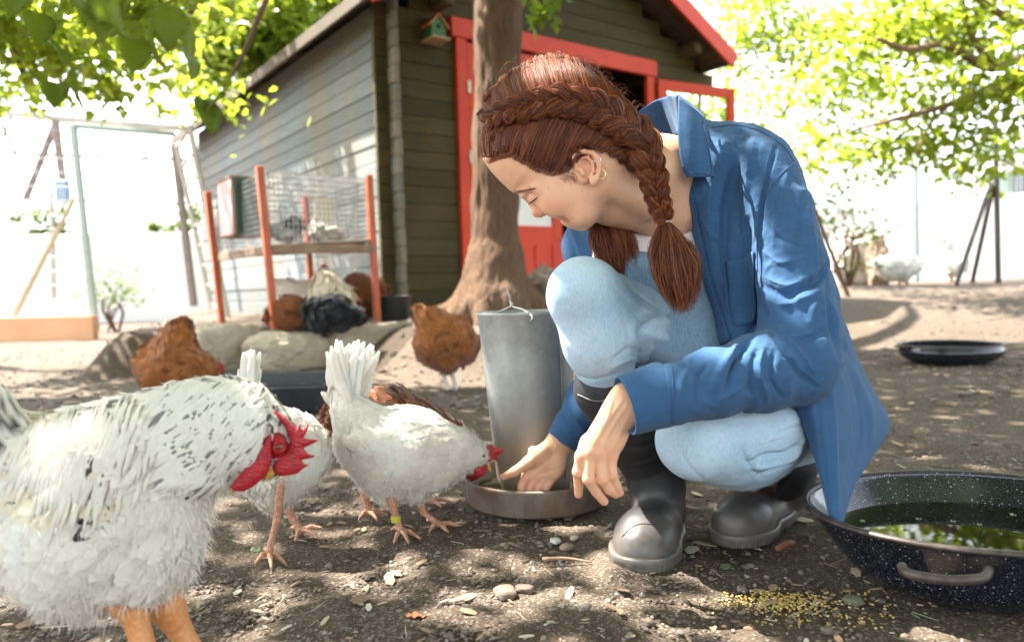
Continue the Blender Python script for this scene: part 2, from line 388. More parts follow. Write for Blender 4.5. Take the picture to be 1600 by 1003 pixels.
sp = t.math('MULTIPLY', t.ramp(v1, [(.18, 1.0), (.3, 0.0)]), t.ramp(v2, [(.5, 0.0), (.75, .8)]))
c = t.mix(sp, c, (.3, .26, .21))
v3 = t.voro(330, out='Color'); c = t.mix(t.ramp(v3, [(.35, .55), (.5, 0.0)]), c, (.03, .022, .016)); c = t.mix(t.ramp(v3, [(.72, 0.0), (.9, .6)]), c, (.3, .25, .2)); c = t.mix(t.ramp(n3, [(.4, 0.0), (.7, .35)]), c, (.17, .135, .105))
bm = t.bump(t.math('ADD', t.math('MULTIPLY', n2, .6), t.ramp(v1, [(0.0, .5), (.35, 0.0)])), .006, .8)
M_SOIL = t.set(c, .95, bm, spec=.2)
obj('ground', (np.stack([X, Y, Z], -1).reshape(-1, 3), [gq]), M_SOIL, kind='structure', origin=np.zeros(3))
from mathutils.interpolate import poly_3d_calc  # noqa
def ground_z(x, y):
    q = np.array([x, y, 0.0]); return THf(x, y)+float(fbm(q, 1.3, 3, 1))*.018
# gravel, crumbs of soil and litter: beyond counting
def pebbles(n, lo, hi, ylo, yhi, sub, seed, xmul=.85, sink=.3, pw=2.2):
    r = np.random.RandomState(seed); base = ico(sub); bv, bf = base; out_v, out_f = [], []
    y = ylo*(yhi/ylo)**r.rand(n); x = (r.rand(n)*2-1)*(y*xmul+.25); s = lo*(hi/lo)**(r.rand(n)**pw)
    q = np.stack([x, y, x*0], -1); z = TH(x, y)+fbm(q, 1.3, 3, 1)*.018
    ok = r.rand(n) < .35+.65*(fbm(q, 2.5, 2, 9) > -.15); x, y, z, s = x[ok], y[ok], z[ok], s[ok]; n = len(x)
    A = r.rand(n)*6.28; sq = np.stack([.7+.6*r.rand(n), .6+.5*r.rand(n), .35+.4*r.rand(n)], -1); nv = len(bv)
    jit = 1+.22*(r.rand(n, nv, 1)-.5)*2
    V = bv[None]*jit*sq[:, None]*s[:, None, None]
    ca, sa = np.cos(A)[:, None], np.sin(A)[:, None]; V = np.stack([V[..., 0]*ca-V[..., 1]*sa, V[..., 0]*sa+V[..., 1]*ca, V[..., 2]], -1)
    V = V+np.stack([x, y, z+s*sink], -1)[:, None]
    F = bf[0][None]+(np.arange(n)*nv)[:, None, None]
    return (V.reshape(-1, 3), [F.reshape(-1, 3)])
t = NT('gravel_stone'); r_ = t.isl()
c = t.ramp(r_, [(0.0, (.045, .035, .028)), (.3, (.13, .098, .075)), (.55, (.22, .19, .16)), (.72, (.13, .13, .135)), (.86, (.24, .21, .17)), (.97, (.34, .32, .3))]); 
c = t.mix(t.noise(160, 4), c, (.13, .1, .08)); M_GRAV = t.set(c, .85, t.bump(t.noise(300, 3), .001), spec=.3)
obj('gravel', join([pebbles(60000, .0013, .006, .8, 3.2, 0, 1), pebbles(1900, .004, .009, .85, 4.5, 1, 2, pw=2.6), pebbles(5200, .006, .018, 2.6, 9, 0, 3)]), M_GRAV, smooth=False, kind='stuff', label='brown and grey gravel strewn over the bare yard', origin=np.zeros(3))
def flakes(n, ylo, yhi, l0, l1, seed, w=.35):
    r = np.random.RandomState(seed); y = ylo*(yhi/ylo)**r.rand(n); x = (r.rand(n)*2-1)*(y*.85+.2); L = l0+(l1-l0)*r.rand(n)**2; wd = L*w*(.4+r.rand(n)); a = r.rand(n)*6.28
    z = TH(x, y)+fbm(np.stack([x, y, x*0], -1), 1.3, 3, 1)*.018+.004+.004*r.rand(n); c_, s_ = np.cos(a), np.sin(a); ti = (r.rand(n)-.5)*.6
    P0 = np.array([(-1, -.5), (-.3, -1), (.9, -.6), (1, .3), (.2, 1), (-.8, .6)]); th = .0012
    V = []
    for dz in (0, th):
        u = P0[None, :, 0]*L[:, None]/2; v = P0[None, :, 1]*wd[:, None]/2; V.append(np.stack([x[:, None]+u*c_[:, None]-v*s_[:, None], y[:, None]+u*s_[:, None]+v*c_[:, None], z[:, None]+u*ti[:, None]+dz+v*.2], -1))
    V = np.concatenate(V, 1).reshape(-1, 3); b = (np.arange(n)*12)[:, None]
    top = [b+np.array([6, 7, 8, 9]), b+np.array([6, 9, 10, 11]), b+np.array([3, 2, 1, 0]), b+np.array([5, 4, 3, 0])]+[b+np.array([k, (k+1) % 6, (k+1) % 6+6, k+6]) for k in range(6)]
    return (V, [np.concatenate(top)])
t = NT('dry_litter'); c = t.ramp(t.isl(), [(0.0, (.16, .1, .06)), (.4, (.3, .21, .13)), (.7, (.42, .34, .23)), (.85, (.12, .15, .07)), (1.0, (.5, .45, .36))]); M_LIT = t.set(c, .8)
obj('leaf_litter', join([flakes(1700, .85, 5, .004, .02, 5), flakes(900, .85, 4, .006, .035, 6, .06), flakes(500, 1, 9, .02, .05, 8, .5)]), M_LIT, smooth=False, kind='stuff', label='bits of straw, bark and dry leaf scattered on the soil', origin=np.zeros(3))

# ------------------------------------------------------------ hen house
UD, VD = np.array([.807, .59, 0]), np.array([-.59, .807, 0]); UD /= np.linalg.norm(UD); VD /= np.linalg.norm(VD); ZZ = np.array([0, 0, 1.0])
SO = np.array([-.956, 5.6, .25])+UD*.12; PH = .133
def S(s, w, z): return SO+UD*s+VD*w+ZZ*z      # along front, back from front, up
def plankmat(name, a, b, c3):
    t = NT(name); along = t.map((1, 1, 9)); nz = t.noise(3.2, 8, .68, along, .4); r_ = t.rnd()
    c = t.mix(t.ramp(nz, [(.32, 0.0), (.66, 1.0)]), a, b); c = t.mix(t.ramp(t.noise(.9, 5, .6), [(.42, 0.0), (.66, .85)]), c, c3); c = t.mix(t.math('MULTIPLY', r_, .45), c, tuple(x*.45 for x in b))
    return t.set(c, .78, t.bump(t.noise(14, 6, .7, t.map((1, 1, 14))), .004), spec=.3)
M_PLF = plankmat('green_stained_boards', (.08, .064, .024), (.048, .045, .019), (.115, .082, .03))
M_PLL = plankmat('weathered_grey_boards', (.24, .27, .28), (.15, .172, .17), (.27, .2, .12))
M_END = simple('board_ends', (.1, .07, .04), (.05, .035, .02), 14, .85, .003, 30)
M_RED = NT('red_gloss_paint'); _t = M_RED; _c = _t.mix(_t.ramp(_t.noise(5, 6), [(.3, 0.0), (.75, 1.0)]), (.66, .05, .012), (.54, .03, .01)); M_RED = _t.set(_c, .6, _t.bump(_t.noise(30, 5, .6, _t.map((1, 1, 6))), .0012))
M_DARK = simple('dark_wood_shade', (.03, .018, .012), (.015, .01, .008), 6, .9)  # near-black colour holds the shade inside the house and the nesting hole
M_METAL = simple('hinge_metal', (.5, .48, .42), (.35, .3, .22), 40, .4, metal=.8)
M_ROOF = simple('roof_felt', (.09, .075, .06), (.05, .045, .04), 8, .95, .004, 50)
M_SOFF = simple('soffit_wood', (.11, .08, .05), (.06, .045, .03), 6, .8, .003, 30, (1, 1, 6))
M_GLASS = NT('window_glass'); M_GLASS.b.inputs['Transmission Weight'].default_value = 1; M_GLASS = M_GLASS.set((.95, .97, .97), .02)
shed = empty('hen_house', 'green weathered wooden hen house with red door frame behind the tree', 'shed', SO)
NP = 18; LW = 3.6; DP = 5.5; DS0, DS1, DT = .58, 2.81, 2.19
def plank(a, b, up=ZZ, m=None, h=PH, th=.045, name='plank', label=None): return obj(name, beam(a, b, th, h-.001, up, .006), m, shed, smooth=False, label=label)
pm_l = None
for k in range(NP):
    z = PH*(k+.5); rv = .004*math.sin(k*2.3)
    a, b = S(rv, -.13, z), S(rv, DP, z); d_ = b-a
    if pm_l is None: pm_l = obj('plank', beam(a, b, .045, PH-.001, ZZ, .009), M_PLL, shed, smooth=False)
    else: c_ = dup(pm_l); c_.location = (Vector(((S(rv, 0, z)-S(0, 0, PH/2)).tolist())))
    zf = PH*(k+1.0)
    if zf < DT+.12: plank(S(-.13, .004*math.cos(k), zf), S(DS0+.03, .004*math.cos(k), zf), m=M_PLF); plank(S(DS1+.0, 0, zf), S(LW+.12, 0, zf), m=M_PLF)
plank(S(-.13, 0, PH/4), S(DS0+.03, 0, PH/4), h=PH/2, m=M_PLF)
plank(S(DS1, 0, PH/4), S(LW+.12, 0, PH/4), h=PH/2, m=M_PLF)
PIT = .545
def ztop(s): return 2.35+PIT*min(s, LW-s)
for k in range(17, 27):
    z = PH*k+.0; 
    if z < DT+.12: continue
    cut = max(0, (z+PH*.5-2.35)/PIT)
    if cut > LW/2-.05: break
    a0, a1 = (-.13 if cut == 0 else cut-.03), (LW+.12 if cut == 0 else LW-cut+.03)
    plank(S(a0, 0, z), S(a1, 0, z), m=M_PLF)
obj('side_wall', beam(S(LW, 0.03, 1.19), S(LW, DP, 1.19), .045, 2.38, ZZ), M_PLF, shed, smooth=False)
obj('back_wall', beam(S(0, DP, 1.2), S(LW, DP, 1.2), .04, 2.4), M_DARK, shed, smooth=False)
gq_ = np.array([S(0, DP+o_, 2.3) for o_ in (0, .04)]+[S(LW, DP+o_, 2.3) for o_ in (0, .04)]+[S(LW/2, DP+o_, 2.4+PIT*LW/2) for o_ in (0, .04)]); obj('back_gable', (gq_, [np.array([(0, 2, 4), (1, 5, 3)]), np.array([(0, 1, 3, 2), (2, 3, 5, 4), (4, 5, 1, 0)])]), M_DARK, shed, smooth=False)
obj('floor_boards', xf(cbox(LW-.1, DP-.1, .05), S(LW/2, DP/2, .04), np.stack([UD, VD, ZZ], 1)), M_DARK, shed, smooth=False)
OV = .3
for sgn, s0, s1 in ((-1, -.28, LW/2), (1, LW+.06, LW/2)):
    e0, e1 = (lambda s: 2.42-PIT*max(0, -s)+PIT*min(max(s, 0), LW-max(s, 0)) if s <= LW else 2.42-PIT*(s-LW)), None
    za, zb = 2.42-PIT*(.28 if sgn < 0 else .06), 2.42+PIT*LW/2
    Q = np.array([[S(s0, -OV, za), S(s0, DP+.3, za)], [S(s1, -OV, zb), S(s1, DP+.3, zb)]])
    obj('roof_slope', gridsurf(Q+ZZ*.05, .03), M_ROOF, shed, smooth=False)
    for k in range(9):      # soffit boards under the overhang
        w0 = -OV+.02+k*.12 if k < 3 else DP*.1*k
        obj('soffit_board', beam(S(s0, w0+.05, za), S(s1, w0+.05, zb), .11, .02, ZZ), M_SOFF, shed, smooth=False)
    f0, f1 = S(s0+sgn*.03, -OV-.02, za+.0), S(s1, -OV-.02, zb+.0)
    obj('bargeboard', beam(f0, f1, .03, .17, ZZ, .006), M_RED, shed, smooth=False, label='red painted bargeboard on the gable')
    obj('fascia', beam(S(s0, -OV, za+.02), S(s0, DP+.3, za+.02), .025, .1, ZZ, .004), M_SOFF, shed, smooth=False)
for s_, z_ in ((LW-.35, 2.42+PIT*.3), (LW-1.15, 2.42+PIT*1.1-.02), (LW/2, 2.42+PIT*LW/2-.12), (.4, 2.5)):
    obj('purlin', beam(S(s_, -OV+.06, z_-.1), S(s_, .3, z_-.1), .1, .11, ZZ, .012), M_SOFF, shed, smooth=False)
# door frame
def jb(a, b, w, h, name='door_frame', m=None, **k): return obj(name, beam(a, b, w, h, k.pop('up', -VD), .004), m or M_RED, shed, smooth=False, **k)
jb(S(DS0-.06, -.045, DT+.06), S(DS1+.02, -.045, DT+.06), .15, .05, up=-VD)
for s_ in (DS0+.03, DS1-.06): jb(S(s_, -.04, .02), S(s_, -.04, DT-.02), .1, .045)
MID = 1.6
ld = obj('door', beam(S(DS0+.09, -.035, .32), S(MID, -.035, .32), .035, .56, ZZ, .004), M_RED, shed, smooth=False)
for a, b, w in ((S(DS0+.13, -.035, .6), S(DS0+.13, -.035, 2.15), .09), (S(MID-.05, -.035, .6), S(MID-.05, -.035, 2.15), .1)): obj('stile', beam(a, b, w, .036, -VD, .003), M_RED, ld, smooth=False)
for z_ in (.65, 2.08): obj('rail', beam(S(DS0+.16, -.035, z_), S(MID-.1, -.035, z_), .14, .034, -VD, .003), M_RED, ld, smooth=False)
for k in range(5): obj('panel_board', beam(S(DS0+.22+k*.19, -.057, .1), S(DS0+.22+k*.19, -.057, .56), .17, .012, -VD, .004), M_RED, ld, smooth=False)
obj('pane', beam(S(DS0+.17, -.03, 1.36), S(MID-.1, -.03, 1.36), .006, 1.3, ZZ, .001), simple('window_daylight_white', (.8, .8, .78), (.7, .7, .68), 3, .3), ld, smooth=False, label='window pane painted white for the daylight behind it')  # opaque white pane stands for daylight seen through the door window
for z_ in (.55, 1.2, 1.75): obj('hinge', beam(S(DS0+.085, -.068, z_), S(DS0+.085, -.068, z_+.1), .03, .012, -VD, .002), M_METAL, shed, smooth=False)
# open leaf, swung right round
HG = S(DS1+.01, -.08, 0); th = math.radians(62); LD = np.array([math.sin(th), math.cos(th), 0]); LN = np.array([-LD[1], LD[0], 0])
def D(l, z, o=0): return HG+LD*l+LN*o+ZZ*z
od = obj('door', beam(D(.02, .42), D(.98, .42), .035, .76, ZZ, .004), M_RED, shed, smooth=False, label='red half-glazed door leaf swung wide open')
for l in (.05, .93): obj('stile', beam(D(l, .8), D(l, 2.15), .1, .036, LN, .003), M_RED, od, smooth=False)
for z_ in (.85, 2.1): obj('rail', beam(D(.1, z_), D(.88, z_), .1, .034, LN, .003), M_RED, od, smooth=False)
obj('glazing_bar', beam(D(.52, .9), D(.52, 2.05), .03, .03, LN, .003), simple('bare_pine', (.42, .32, .2), None, 9, .6), od, smooth=False)
obj('pane', beam(D(.1, 1.48), D(.88, 1.48), .004, 1.16, ZZ, .001), M_GLASS, od, smooth=False)
for z_ in (1.85, .9): obj('hinge', beam(D(-.01, z_-.05, -.03), D(-.01, z_+.05, -.03), .028, .014, -VD, .002), M_METAL, shed, smooth=False)
# bird house on the gable wall
bc = S(.345, -.1, 2.1); bh = empty('bird_house', 'small green nesting box with orange roof on the hen house wall', 'bird house', bc)
MG = simple('green_box_paint', (.03, .17, .035), (.02, .1, .02), 12, .5); MO = simple('orange_roof_paint', (.5, .16, .03), (.35, .1, .02), 12, .5); MPW = simple('plain_plywood', (.55, .4, .26), (.45, .32, .2), 8, .7)
Rb = np.stack([UD, VD, ZZ], 1)
pts = np.array([(-.06, -.06, 0), (.06, -.06, 0), (.06, -.06, .1), (0, -.06, .17), (-.06, -.06, .1), (-.06, .06, 0), (.06, .06, 0), (.06, .06, .1), (0, .06, .17), (-.06, .06, .1)])
g = (bc+pts@Rb.T, [np.array([(0, 1, 6, 5), (1, 2, 7, 6), (2, 3, 8, 7), (3, 4, 9, 8), (4, 0, 5, 9)]), np.array([(0, 1, 2, 3, 4), (9, 8, 7, 6, 5)])]); obj('box', g, MG, bh, smooth=False)
obj('hole_shade_disc', xf(lathe([(0.0, 0), (.018, 0), (.018, .006), (0.0, .006)], 16), bc+Rb@np.array([0, -.058, .085]), Rb@rotx(math.pi/2)), M_DARK, bh)  # solid dark disc stands for the shade in the hole
for s_ in (-1, 1): obj('roof_board', beam(bc+Rb@np.array([0, 0, .18]), bc+Rb@np.array([s_*.09, 0, .075]), .15, .012, ZZ, .002), MO, bh, smooth=False)
obj('base_board', xf(cbox(.16, .19, .012, .002), bc+Rb@np.array([0, -.01, -.008]), Rb), MPW, bh, smooth=False)

# ------------------------------------------------------------ leaves and trees
def leaves(C, size, r, droop=.5, fold=.25, tdir=None):
    n = len(C); az = r.rand(n)*6.283; pit = (r.rand(n)-.35)*1.3*droop+.25; roll = (r.rand(n)-.5)*1.6
    a = np.stack([np.cos(az)*np.cos(pit), np.sin(az)*np.cos(pit), -np.sin(pit)], -1); s = np.stack([-np.sin(az), np.cos(az), az*0], -1); u = np.cross(a, s)
    s2 = s*np.cos(roll)[:, None]+u*np.sin(roll)[:, None]; u2 = np.cross(a, s2); L = (size*(.6+.7*r.rand(n)))[:, None] if np.ndim(size) else (size*(.6+.7*r.rand(n)))[:, None]
    W_ = L*.36
    v = [C, C+a*L*.35+s2*W_+u2*L*fold*.4, C+a*L*.35-s2*W_+u2*L*fold*.4, C+a*L*.45, C+a*L*.8+s2*W_*.5+u2*L*fold*.1, C+a*L*.8-s2*W_*.5+u2*L*fold*.1, C+a*L*1.05-u2*L*.08]
    V = np.stack(v, 1).reshape(-1, 3); b = (np.arange(n)*7)[:, None]
    F = np.concatenate([b+np.array([0, 3, 1, 1]), b+np.array([0, 2, 2, 3])]) if 0 else None
    T = np.concatenate([b+np.array(q) for q in ((0, 3, 1), (0, 2, 3))]); Q = np.concatenate([b+np.array(q) for q in ((1, 3, 6, 4), (3, 2, 5, 6))])
    return (V, [T, Q])
def blob(c, rad, n, r, clump=0):
    if clump:
        cc = blob(c, rad, clump, r); i = r.randint(0, clump, n); q = r.randn(n, 3)*np.array([.16, .16, .10]); return cc[i]+q
    q = r.randn(n, 3); q /= np.linalg.norm(q, axis=1)[:, None]; q *= (r.rand(n)**.45)[:, None]; return np.asarray(c)+q*np.asarray(rad)
M_LF = leafmat('mulberry_leaf', (.085, .15, .014), (.2, .26, .025), .5)
M_LF2 = leafmat('pale_green_leaf', (.14, .23, .025), (.32, .36, .05), .6)
t = NT('bark'); vv = t.map((9, 9, 1.0)); nb = t.noise(6, 9, .72, vv, .5); c = t.mix(t.ramp(nb, [(.32, 0.0), (.62, 1.0)]), (.1, .058, .035), (.175, .108, .068)); c = t.mix(t.ramp(t.noise(1.5, 4), [(.45, 0.0), (.7, .6)]), c, (.16, .118, .086))
M_BARK = t.set(c, .9, t.bump(t.math('ADD', nb, t.math('MULTIPLY', t.voro(9, vec=vv), .35)), .022), spec=.2)
# the middle tree
TB = np.array([-.09, 4.95, .22]); r0 = np.random.RandomState(21)
tree = empty('mulberry_tree', 'thick bare trunk with flared roots rising in front of the red door', 'tree', TB)
sd = Sdf(TB+[-.75, -.6, -.12], TB+[.75, .6, 3.6], .022)
tp = [TB+[0, 0, -.1], TB+[-.01, 0, .25], TB+[.0, 0, .8], TB+[.045, 0, 1.5], TB+[.06, .02, 2.2], TB+[.05, .05, 3.1]]; tr = [.2, .165, .152, .148, .152, .17]
sd.chain(tp, tr, .03)
for a, L, rr_ in ((3.05, .52, .085), (3.6, .38, .07), (-.3, .4, .08), (-1.2, .32, .08), (1.2, .4, .08), (2.4, .4, .07), (-2.0, .36, .07)):
    q = [TB+[math.cos(a)*.05, math.sin(a)*.05, .42], TB+[math.cos(a)*.2, math.sin(a)*.2, .14], TB+[math.cos(a+.15)*L, math.sin(a+.15)*L, -.0]]; sd.chain(q, [.1, rr_, rr_*.8], .1)
g = subdiv(sd.mesh(2)); g = displace(g, lambda V: fbm(V*np.array([1, 1, .3]), 12, 3, 4)*.01-np.abs(fbm(V*np.array([1, 1, .12]), 30, 3, 6))*.009+fbm(V, 3, 2, 5)*.015); obj('trunk', g, M_BARK, tree)
top = TB+[.05, .05, 3.05]; brs = []
for az, L, up in ((-2.6, 3.4, 1.3), (2.8, 3.2, 1.0), (1.2, 3.2, 1.5), (-.6, 3.4, .9), (-1.6, 3.6, 1.2), (.2, 3.0, 1.3)):
    d = np.array([math.cos(az), math.sin(az), 0]); pts = catmull([top-ZZ*.25, top+d*.5+ZZ*.4, top+d*L*.55+ZZ*up*.8, top+d*L+ZZ*up], 16); brs.append(tube(pts, np.linspace(.11, .02, 16), 8))
obj('limb', join(brs), M_BARK, tree)
def canopy(n, seed):
    r = np.random.RandomState(seed); p = np.stack([-5.4+11.2*r.rand(n), -4.2+9.4*r.rand(n), 3.05+1.5*r.rand(n)**1.2], -1)
    k = ~((p[:, 0] < -1.7) & (p[:, 1] > 4.3)) & ~((p[:, 0] > 2.4) & (p[:, 1] > 4.9)); den = fbm(p*np.array([1, 1, 0]), .9, 3, 5); k &= r.rand(n) < np.clip(.8+1.1*den, .3, 1); p = p[k]; p[:, 2] += .3*np.maximum(0, p[:, 1]-3.6)+.25*fbm(p, .7, 2, 8)
    return p
obj('crown', leaves(canopy(112000, 5), .1, np.random.RandomState(2)), M_LF, tree, smooth=False, kind='stuff')
hb = blob(P(852, 10, 4.3), (.14, .14, .16), 42, r0); obj('low_spray', join([leaves(hb, .085, r0, 1.2), tube([P(858, -60, 4.5), P(853, 0, 4.3), P(848, 20, 4.25)], [.004, .003, .002], 5)]), M_LF, tree, smooth=False, kind='stuff')
# left tree: foliage hanging over the left of the yard
r1 = np.random.RandomState(31); lt0 = np.array([-6.4, 6.2, 0])
lt = empty('leafy_tree', 'broad tree whose leafy boughs hang over the left of the yard', 'tree', lt0)
obj('trunk', tube(catmull([lt0-ZZ*.2, lt0+[.1, 0, 1.2], lt0+[.3, -.1, 2.4], lt0+[1.0, -.3, 3.4]], 14), np.linspace(.2, .12, 14), 10), M_BARK, lt)
def bough(pp, r_a, r_b, n=14): return tube(catmull([P(*q) for q in pp], n), np.linspace(r_a, r_b, n), 6)
obj('bough', join([bough([(-420, -260, 6), (-100, -60, 5), (8, 10, 4.6), (20, 60, 4.4), (36, 122, 4.3)], .05, .012), bough([(-300, -400, 6), (100, -200, 5.5), (290, -30, 5.4), (295, 40, 5.3), (330, 110, 5.3)], .05, .01), bough([(-200, -400, 7), (300, -200, 6.6), (420, -60, 6.5), (390, 60, 6.4), (362, 120, 6.3)], .05, .012)]), M_BARK, lt)
L_ = []
for (px, py, d, rx, ry, rd, n, cl) in ((60, 10, 4.4, 150, 65, .7, 1500, 26), (90, 90, 4.6, 95, 45, .5, 560, 14), (205, 0, 3.6, 130, 45, .5, 520, 14), (330, 160, 5.4, 34, 26, .3, 150, 5), (250, -20, 6.8, 150, 70, .9, 1800, 24), (-60, 60, 5, 120, 90, .8, 900, 14)):
    L_.append(blob(P(px, py, d), (rx/FPX*d, rd, ry/FPX*d), n, r1, cl))
obj('crown', leaves(np.concatenate(L_), .085, r1, 1.0), M_LF2, lt, smooth=False, kind='stuff')
bt0 = P(420, 460, 12.5); bt0[2] = 0.0; bt = empty('broadleaf_tree', 'dense sunlit tree standing behind the hen house roof', 'tree', bt0)
obj('trunk', tube(catmull([bt0, bt0+[.1, 0, 1.5], bt0+[0, 0, 3.2]], 10), np.linspace(.2, .12, 10), 9), M_BARK, bt)
obj('crown', leaves(np.concatenate([blob(P(px, py, d), (rx/FPX*d, 1.0, ry/FPX*d), n, r1, cl) for (px, py, d, rx, ry, n, cl) in ((390, 20, 11.5, 150, 95, 3000, 60), (540, -30, 12.5, 150, 110, 3000, 60), (330, 90, 11, 60, 60, 700, 20), (440, 110, 12, 90, 60, 1100, 26), (470, 40, 12, 120, 90, 1800, 40))]), .15, r1, 1.0), M_LF2, bt, smooth=False, kind='stuff')
# big single leaves nearest the camera
def bigleaf(n=9, L=.115, W_=.06):
    t_ = np.linspace(0, 1, n); w = W_*np.sin(np.pi*np.clip(t_*.93+.04, 0, 1))**.75*(1-.35*t_); w[-1] = .0005
    rows = []
    for s_ in (-1, -.5, 0, .5, 1): rows.append(np.stack([w*s_, -t_*L, abs(s_)*w*.35-.35*L*t_*t_+.004*np.sin(t_*18)*abs(s_)], -1))
    return gridsurf(np.array(rows), .0006)
bl = bigleaf(); k = 0
for (px, py, d, sc, a) in ((205, 78, 2.7, 1, .2), (240, 52, 2.6, 1.1, -.3), (278, 92, 2.65, 1, .4), (180, 60, 2.8, .9, 0), (262, 30, 2.7, 1.1, .1), (150, 40, 2.9, .9, .5), (100, 60, 3.0, .9, -.2), (120, 20, 2.8, 1, .3), (296, 60, 2.8, .9, -.5), (60, 40, 2.9, .9, .2), (222, 20, 2.7, 1, -.2), (90, 150, 3.3, .9, .1), (122, 140, 3.2, 1, -.3), (318, 175, 3.6, 1, .2), (352, 172, 3.6, 1, -.2), (335, 190, 3.7, .9, 0), (160, 10, 2.8, 1, .2), (30, 10, 2.9, 1, .1), (74, 84, 3, 1, .4), (190, 15, 2.6, 1, -.4)):
    Rm = rotz(a*3)@rotx(.9+.5*math.sin(k*1.7))@roty(a); obj('leaf', xf(bl, P(px, py-20, d), Rm, sc*1.25), M_LF2, lt); k += 1
# right tree
r2 = np.random.RandomState(41); rt0 = np.array([7.4, 6.6, .3])
rt = empty('plane_tree', 'spreading tree with pale branches over the right of the yard', 'tree', rt0)
obj('trunk', tube(catmull([rt0-ZZ*.3, rt0+[-.1, 0, 1.0], rt0+[-.3, 0, 2.0], rt0+[-.9, .1, 2.9]], 12), np.linspace(.22, .13, 12), 10), M_BARK, rt)
obj('bough', join([bough([(1960, 180, 6.8), (1700, 110, 6.4), (1600, 92, 6.2), (1545, 106, 6.0), (1480, 70, 5.8), (1420, 78, 5.6), (1370, 60, 5.5)], .07, .014, 20), bough([(1900, 200, 6.9), (1600, 140, 6.5), (1548, 142, 6.4), (1480, 165, 6.2), (1395, 188, 6.0), (1330, 205, 5.9)], .06, .01, 20), bough([(1560, 106, 6.0), (1520, 60, 5.9), (1500, -20, 5.8)], .035, .014), bough([(1600, 40, 6), (1560, 20, 5.8), (1490, -30, 5.7)], .04, .02), bough([(1480, 165, 6.2), (1450, 200, 6.1), (1430, 240, 6.0)], .015, .006), bough([(1545, 106, 6), (1510, 90, 6.2), (1450, 20, 6.3), (1440, -40, 6.3)], .03, .01)]), simple('pale_bark', (.3, .2, .13), (.18, .12, .08), 9, .85, .006, 30), rt)
L_ = []
for (px, py, d, rx, ry, rd, n, cl) in ((1250, 20, 9.4, 150, 70, .9, 2400, 34), (1420, 40, 6.2, 150, 70, .9, 2600, 34), (1560, 20, 5.8, 90, 70, .8, 1500, 18), (1190, 60, 9.6, 100, 90, .9, 1800, 24), (1350, 140, 7.4, 150, 55, .8, 1900, 26), (1500, 170, 6.4, 110, 60, .7, 1300, 18), (1270, 160, 9.2, 120, 90, .8, 1700, 24), (1400, 225, 6.8, 120, 40, .6, 900, 14), (1300, 245, 8.6, 90, 45, .6, 800, 12), (1520, 245, 6.8, 80, 28, .5, 600, 9), (1600, 120, 5.6, 70, 90, .8, 1100, 12), (1190, -30, 9.8, 100, 60, .8, 1200, 14)):
    L_.append(blob(P(px, py, d), (rx/FPX*d, rd, ry/FPX*d), int(n*.52), r2, int(cl*.9)))
obj('crown', leaves(np.concatenate(L_), .085, r2, .8), M_LF2, rt, smooth=False, kind='stuff')
# ============================================================ THINGS IN THE YARD
def rockg(c, r, seed, sub=4, sq=3.0, amp=.08, rz=0):
    V, F = ico(sub); q = np.sign(V)*np.abs(V)**(2/sq); q /= np.maximum(1e-6, (np.abs(V)**sq).sum(1)**(1/sq))[:, None]*np.linalg.norm(V, axis=1)[:, None]*0+1
    n = (np.abs(V)**sq).sum(1)**(1/sq); q = V/n[:, None]; q = q*(1+amp*fbm(V, 2.2, 4, seed)+amp*.25*fbm(V, 9, 3, seed+3))[:, None]
    return xf((q*np.asarray(r), F), c, rotz(rz))
t = NT('pale_limestone'); n_ = t.noise(4, 8, .65); c = t.mix(t.ramp(n_, [(.35, 0.0), (.65, 1.0)]), (.46, .4, .31), (.27, .22, .16)); c = t.mix(t.ramp(t.noise(1.2, 3), [(.5, 0.0), (.7, .7)]), c, (.52, .47, .38)); M_ROCK = t.set(c, .92, t.bump(t.noise(18, 6, .7), .01))
ar = math.atan2(.59, .807)
for (px, py, d, r, rz, lab, sq) in ((352, 548, 4.45, (.2, .15, .155), ar, 'squarish pale stone block at the open end of the kerb', 5), (448, 552, 4.42, (.235, .17, .13), ar+.1, 'rounded pale boulder in the middle of the stone kerb', 3), (575, 533, 4.85, (.36, .17, .12), ar-.1, 'long flat stone slab at the kerb end nearest the tree', 5)):
    obj('kerb_stone', rockg(P(px, py, d), r, int(px), 5, sq, .09, rz), M_ROCK, None, label=lab, cat='stone', group='stones edging the raised ground')
obj('boulder', rockg(P(856, 452, 5.45), (.16, .14, .17), 5, 5, 2.4, .2), simple('dusty_stone', (.34, .28, .22), (.16, .1, .08), 9, .95, .02, 25), None, label='rough dusty boulder lying between the tree and the door', cat='stone')
for (px, py, s, a, lab, cc) in ((868, 848, .011, 2, 'white flat pebble in front of the feeder', (.6, .58, .52)), (897, 843, .009, 1, 'cream pebble in the sun left of the boot', (.5, .42, .33)), (1333, 943, .014, 3, 'flat greenish stone left of the spilled grain', (.13, .13, .08)), (860, 985, .012, 4, 'pale oval pebble at the bottom edge', (.5, .48, .4)), (790, 933, .02, 5, 'knobbly brown stone on the bare soil', (.16, .12, .09)), (820, 925, .014, 6, 'round brown pebble beside the knobbly stone', (.18, .13, .1)), (885, 858, .012, 7, 'tan pebble by the dry twig', (.3, .22, .16)), (1172, 985, .008, 9, 'small reddish pebble below the grain', (.3, .16, .1))):
    g0 = G(px, py); obj('pebble', rockg(g0+[0, 0, s*.35], (s, s*.75, s*.45), int(a), 2, 2.6, .15, a), simple('stone_%d' % a, cc, tuple(x*.75 for x in cc), 60, .85, .0008, 300), None, label=lab, cat='pebble')
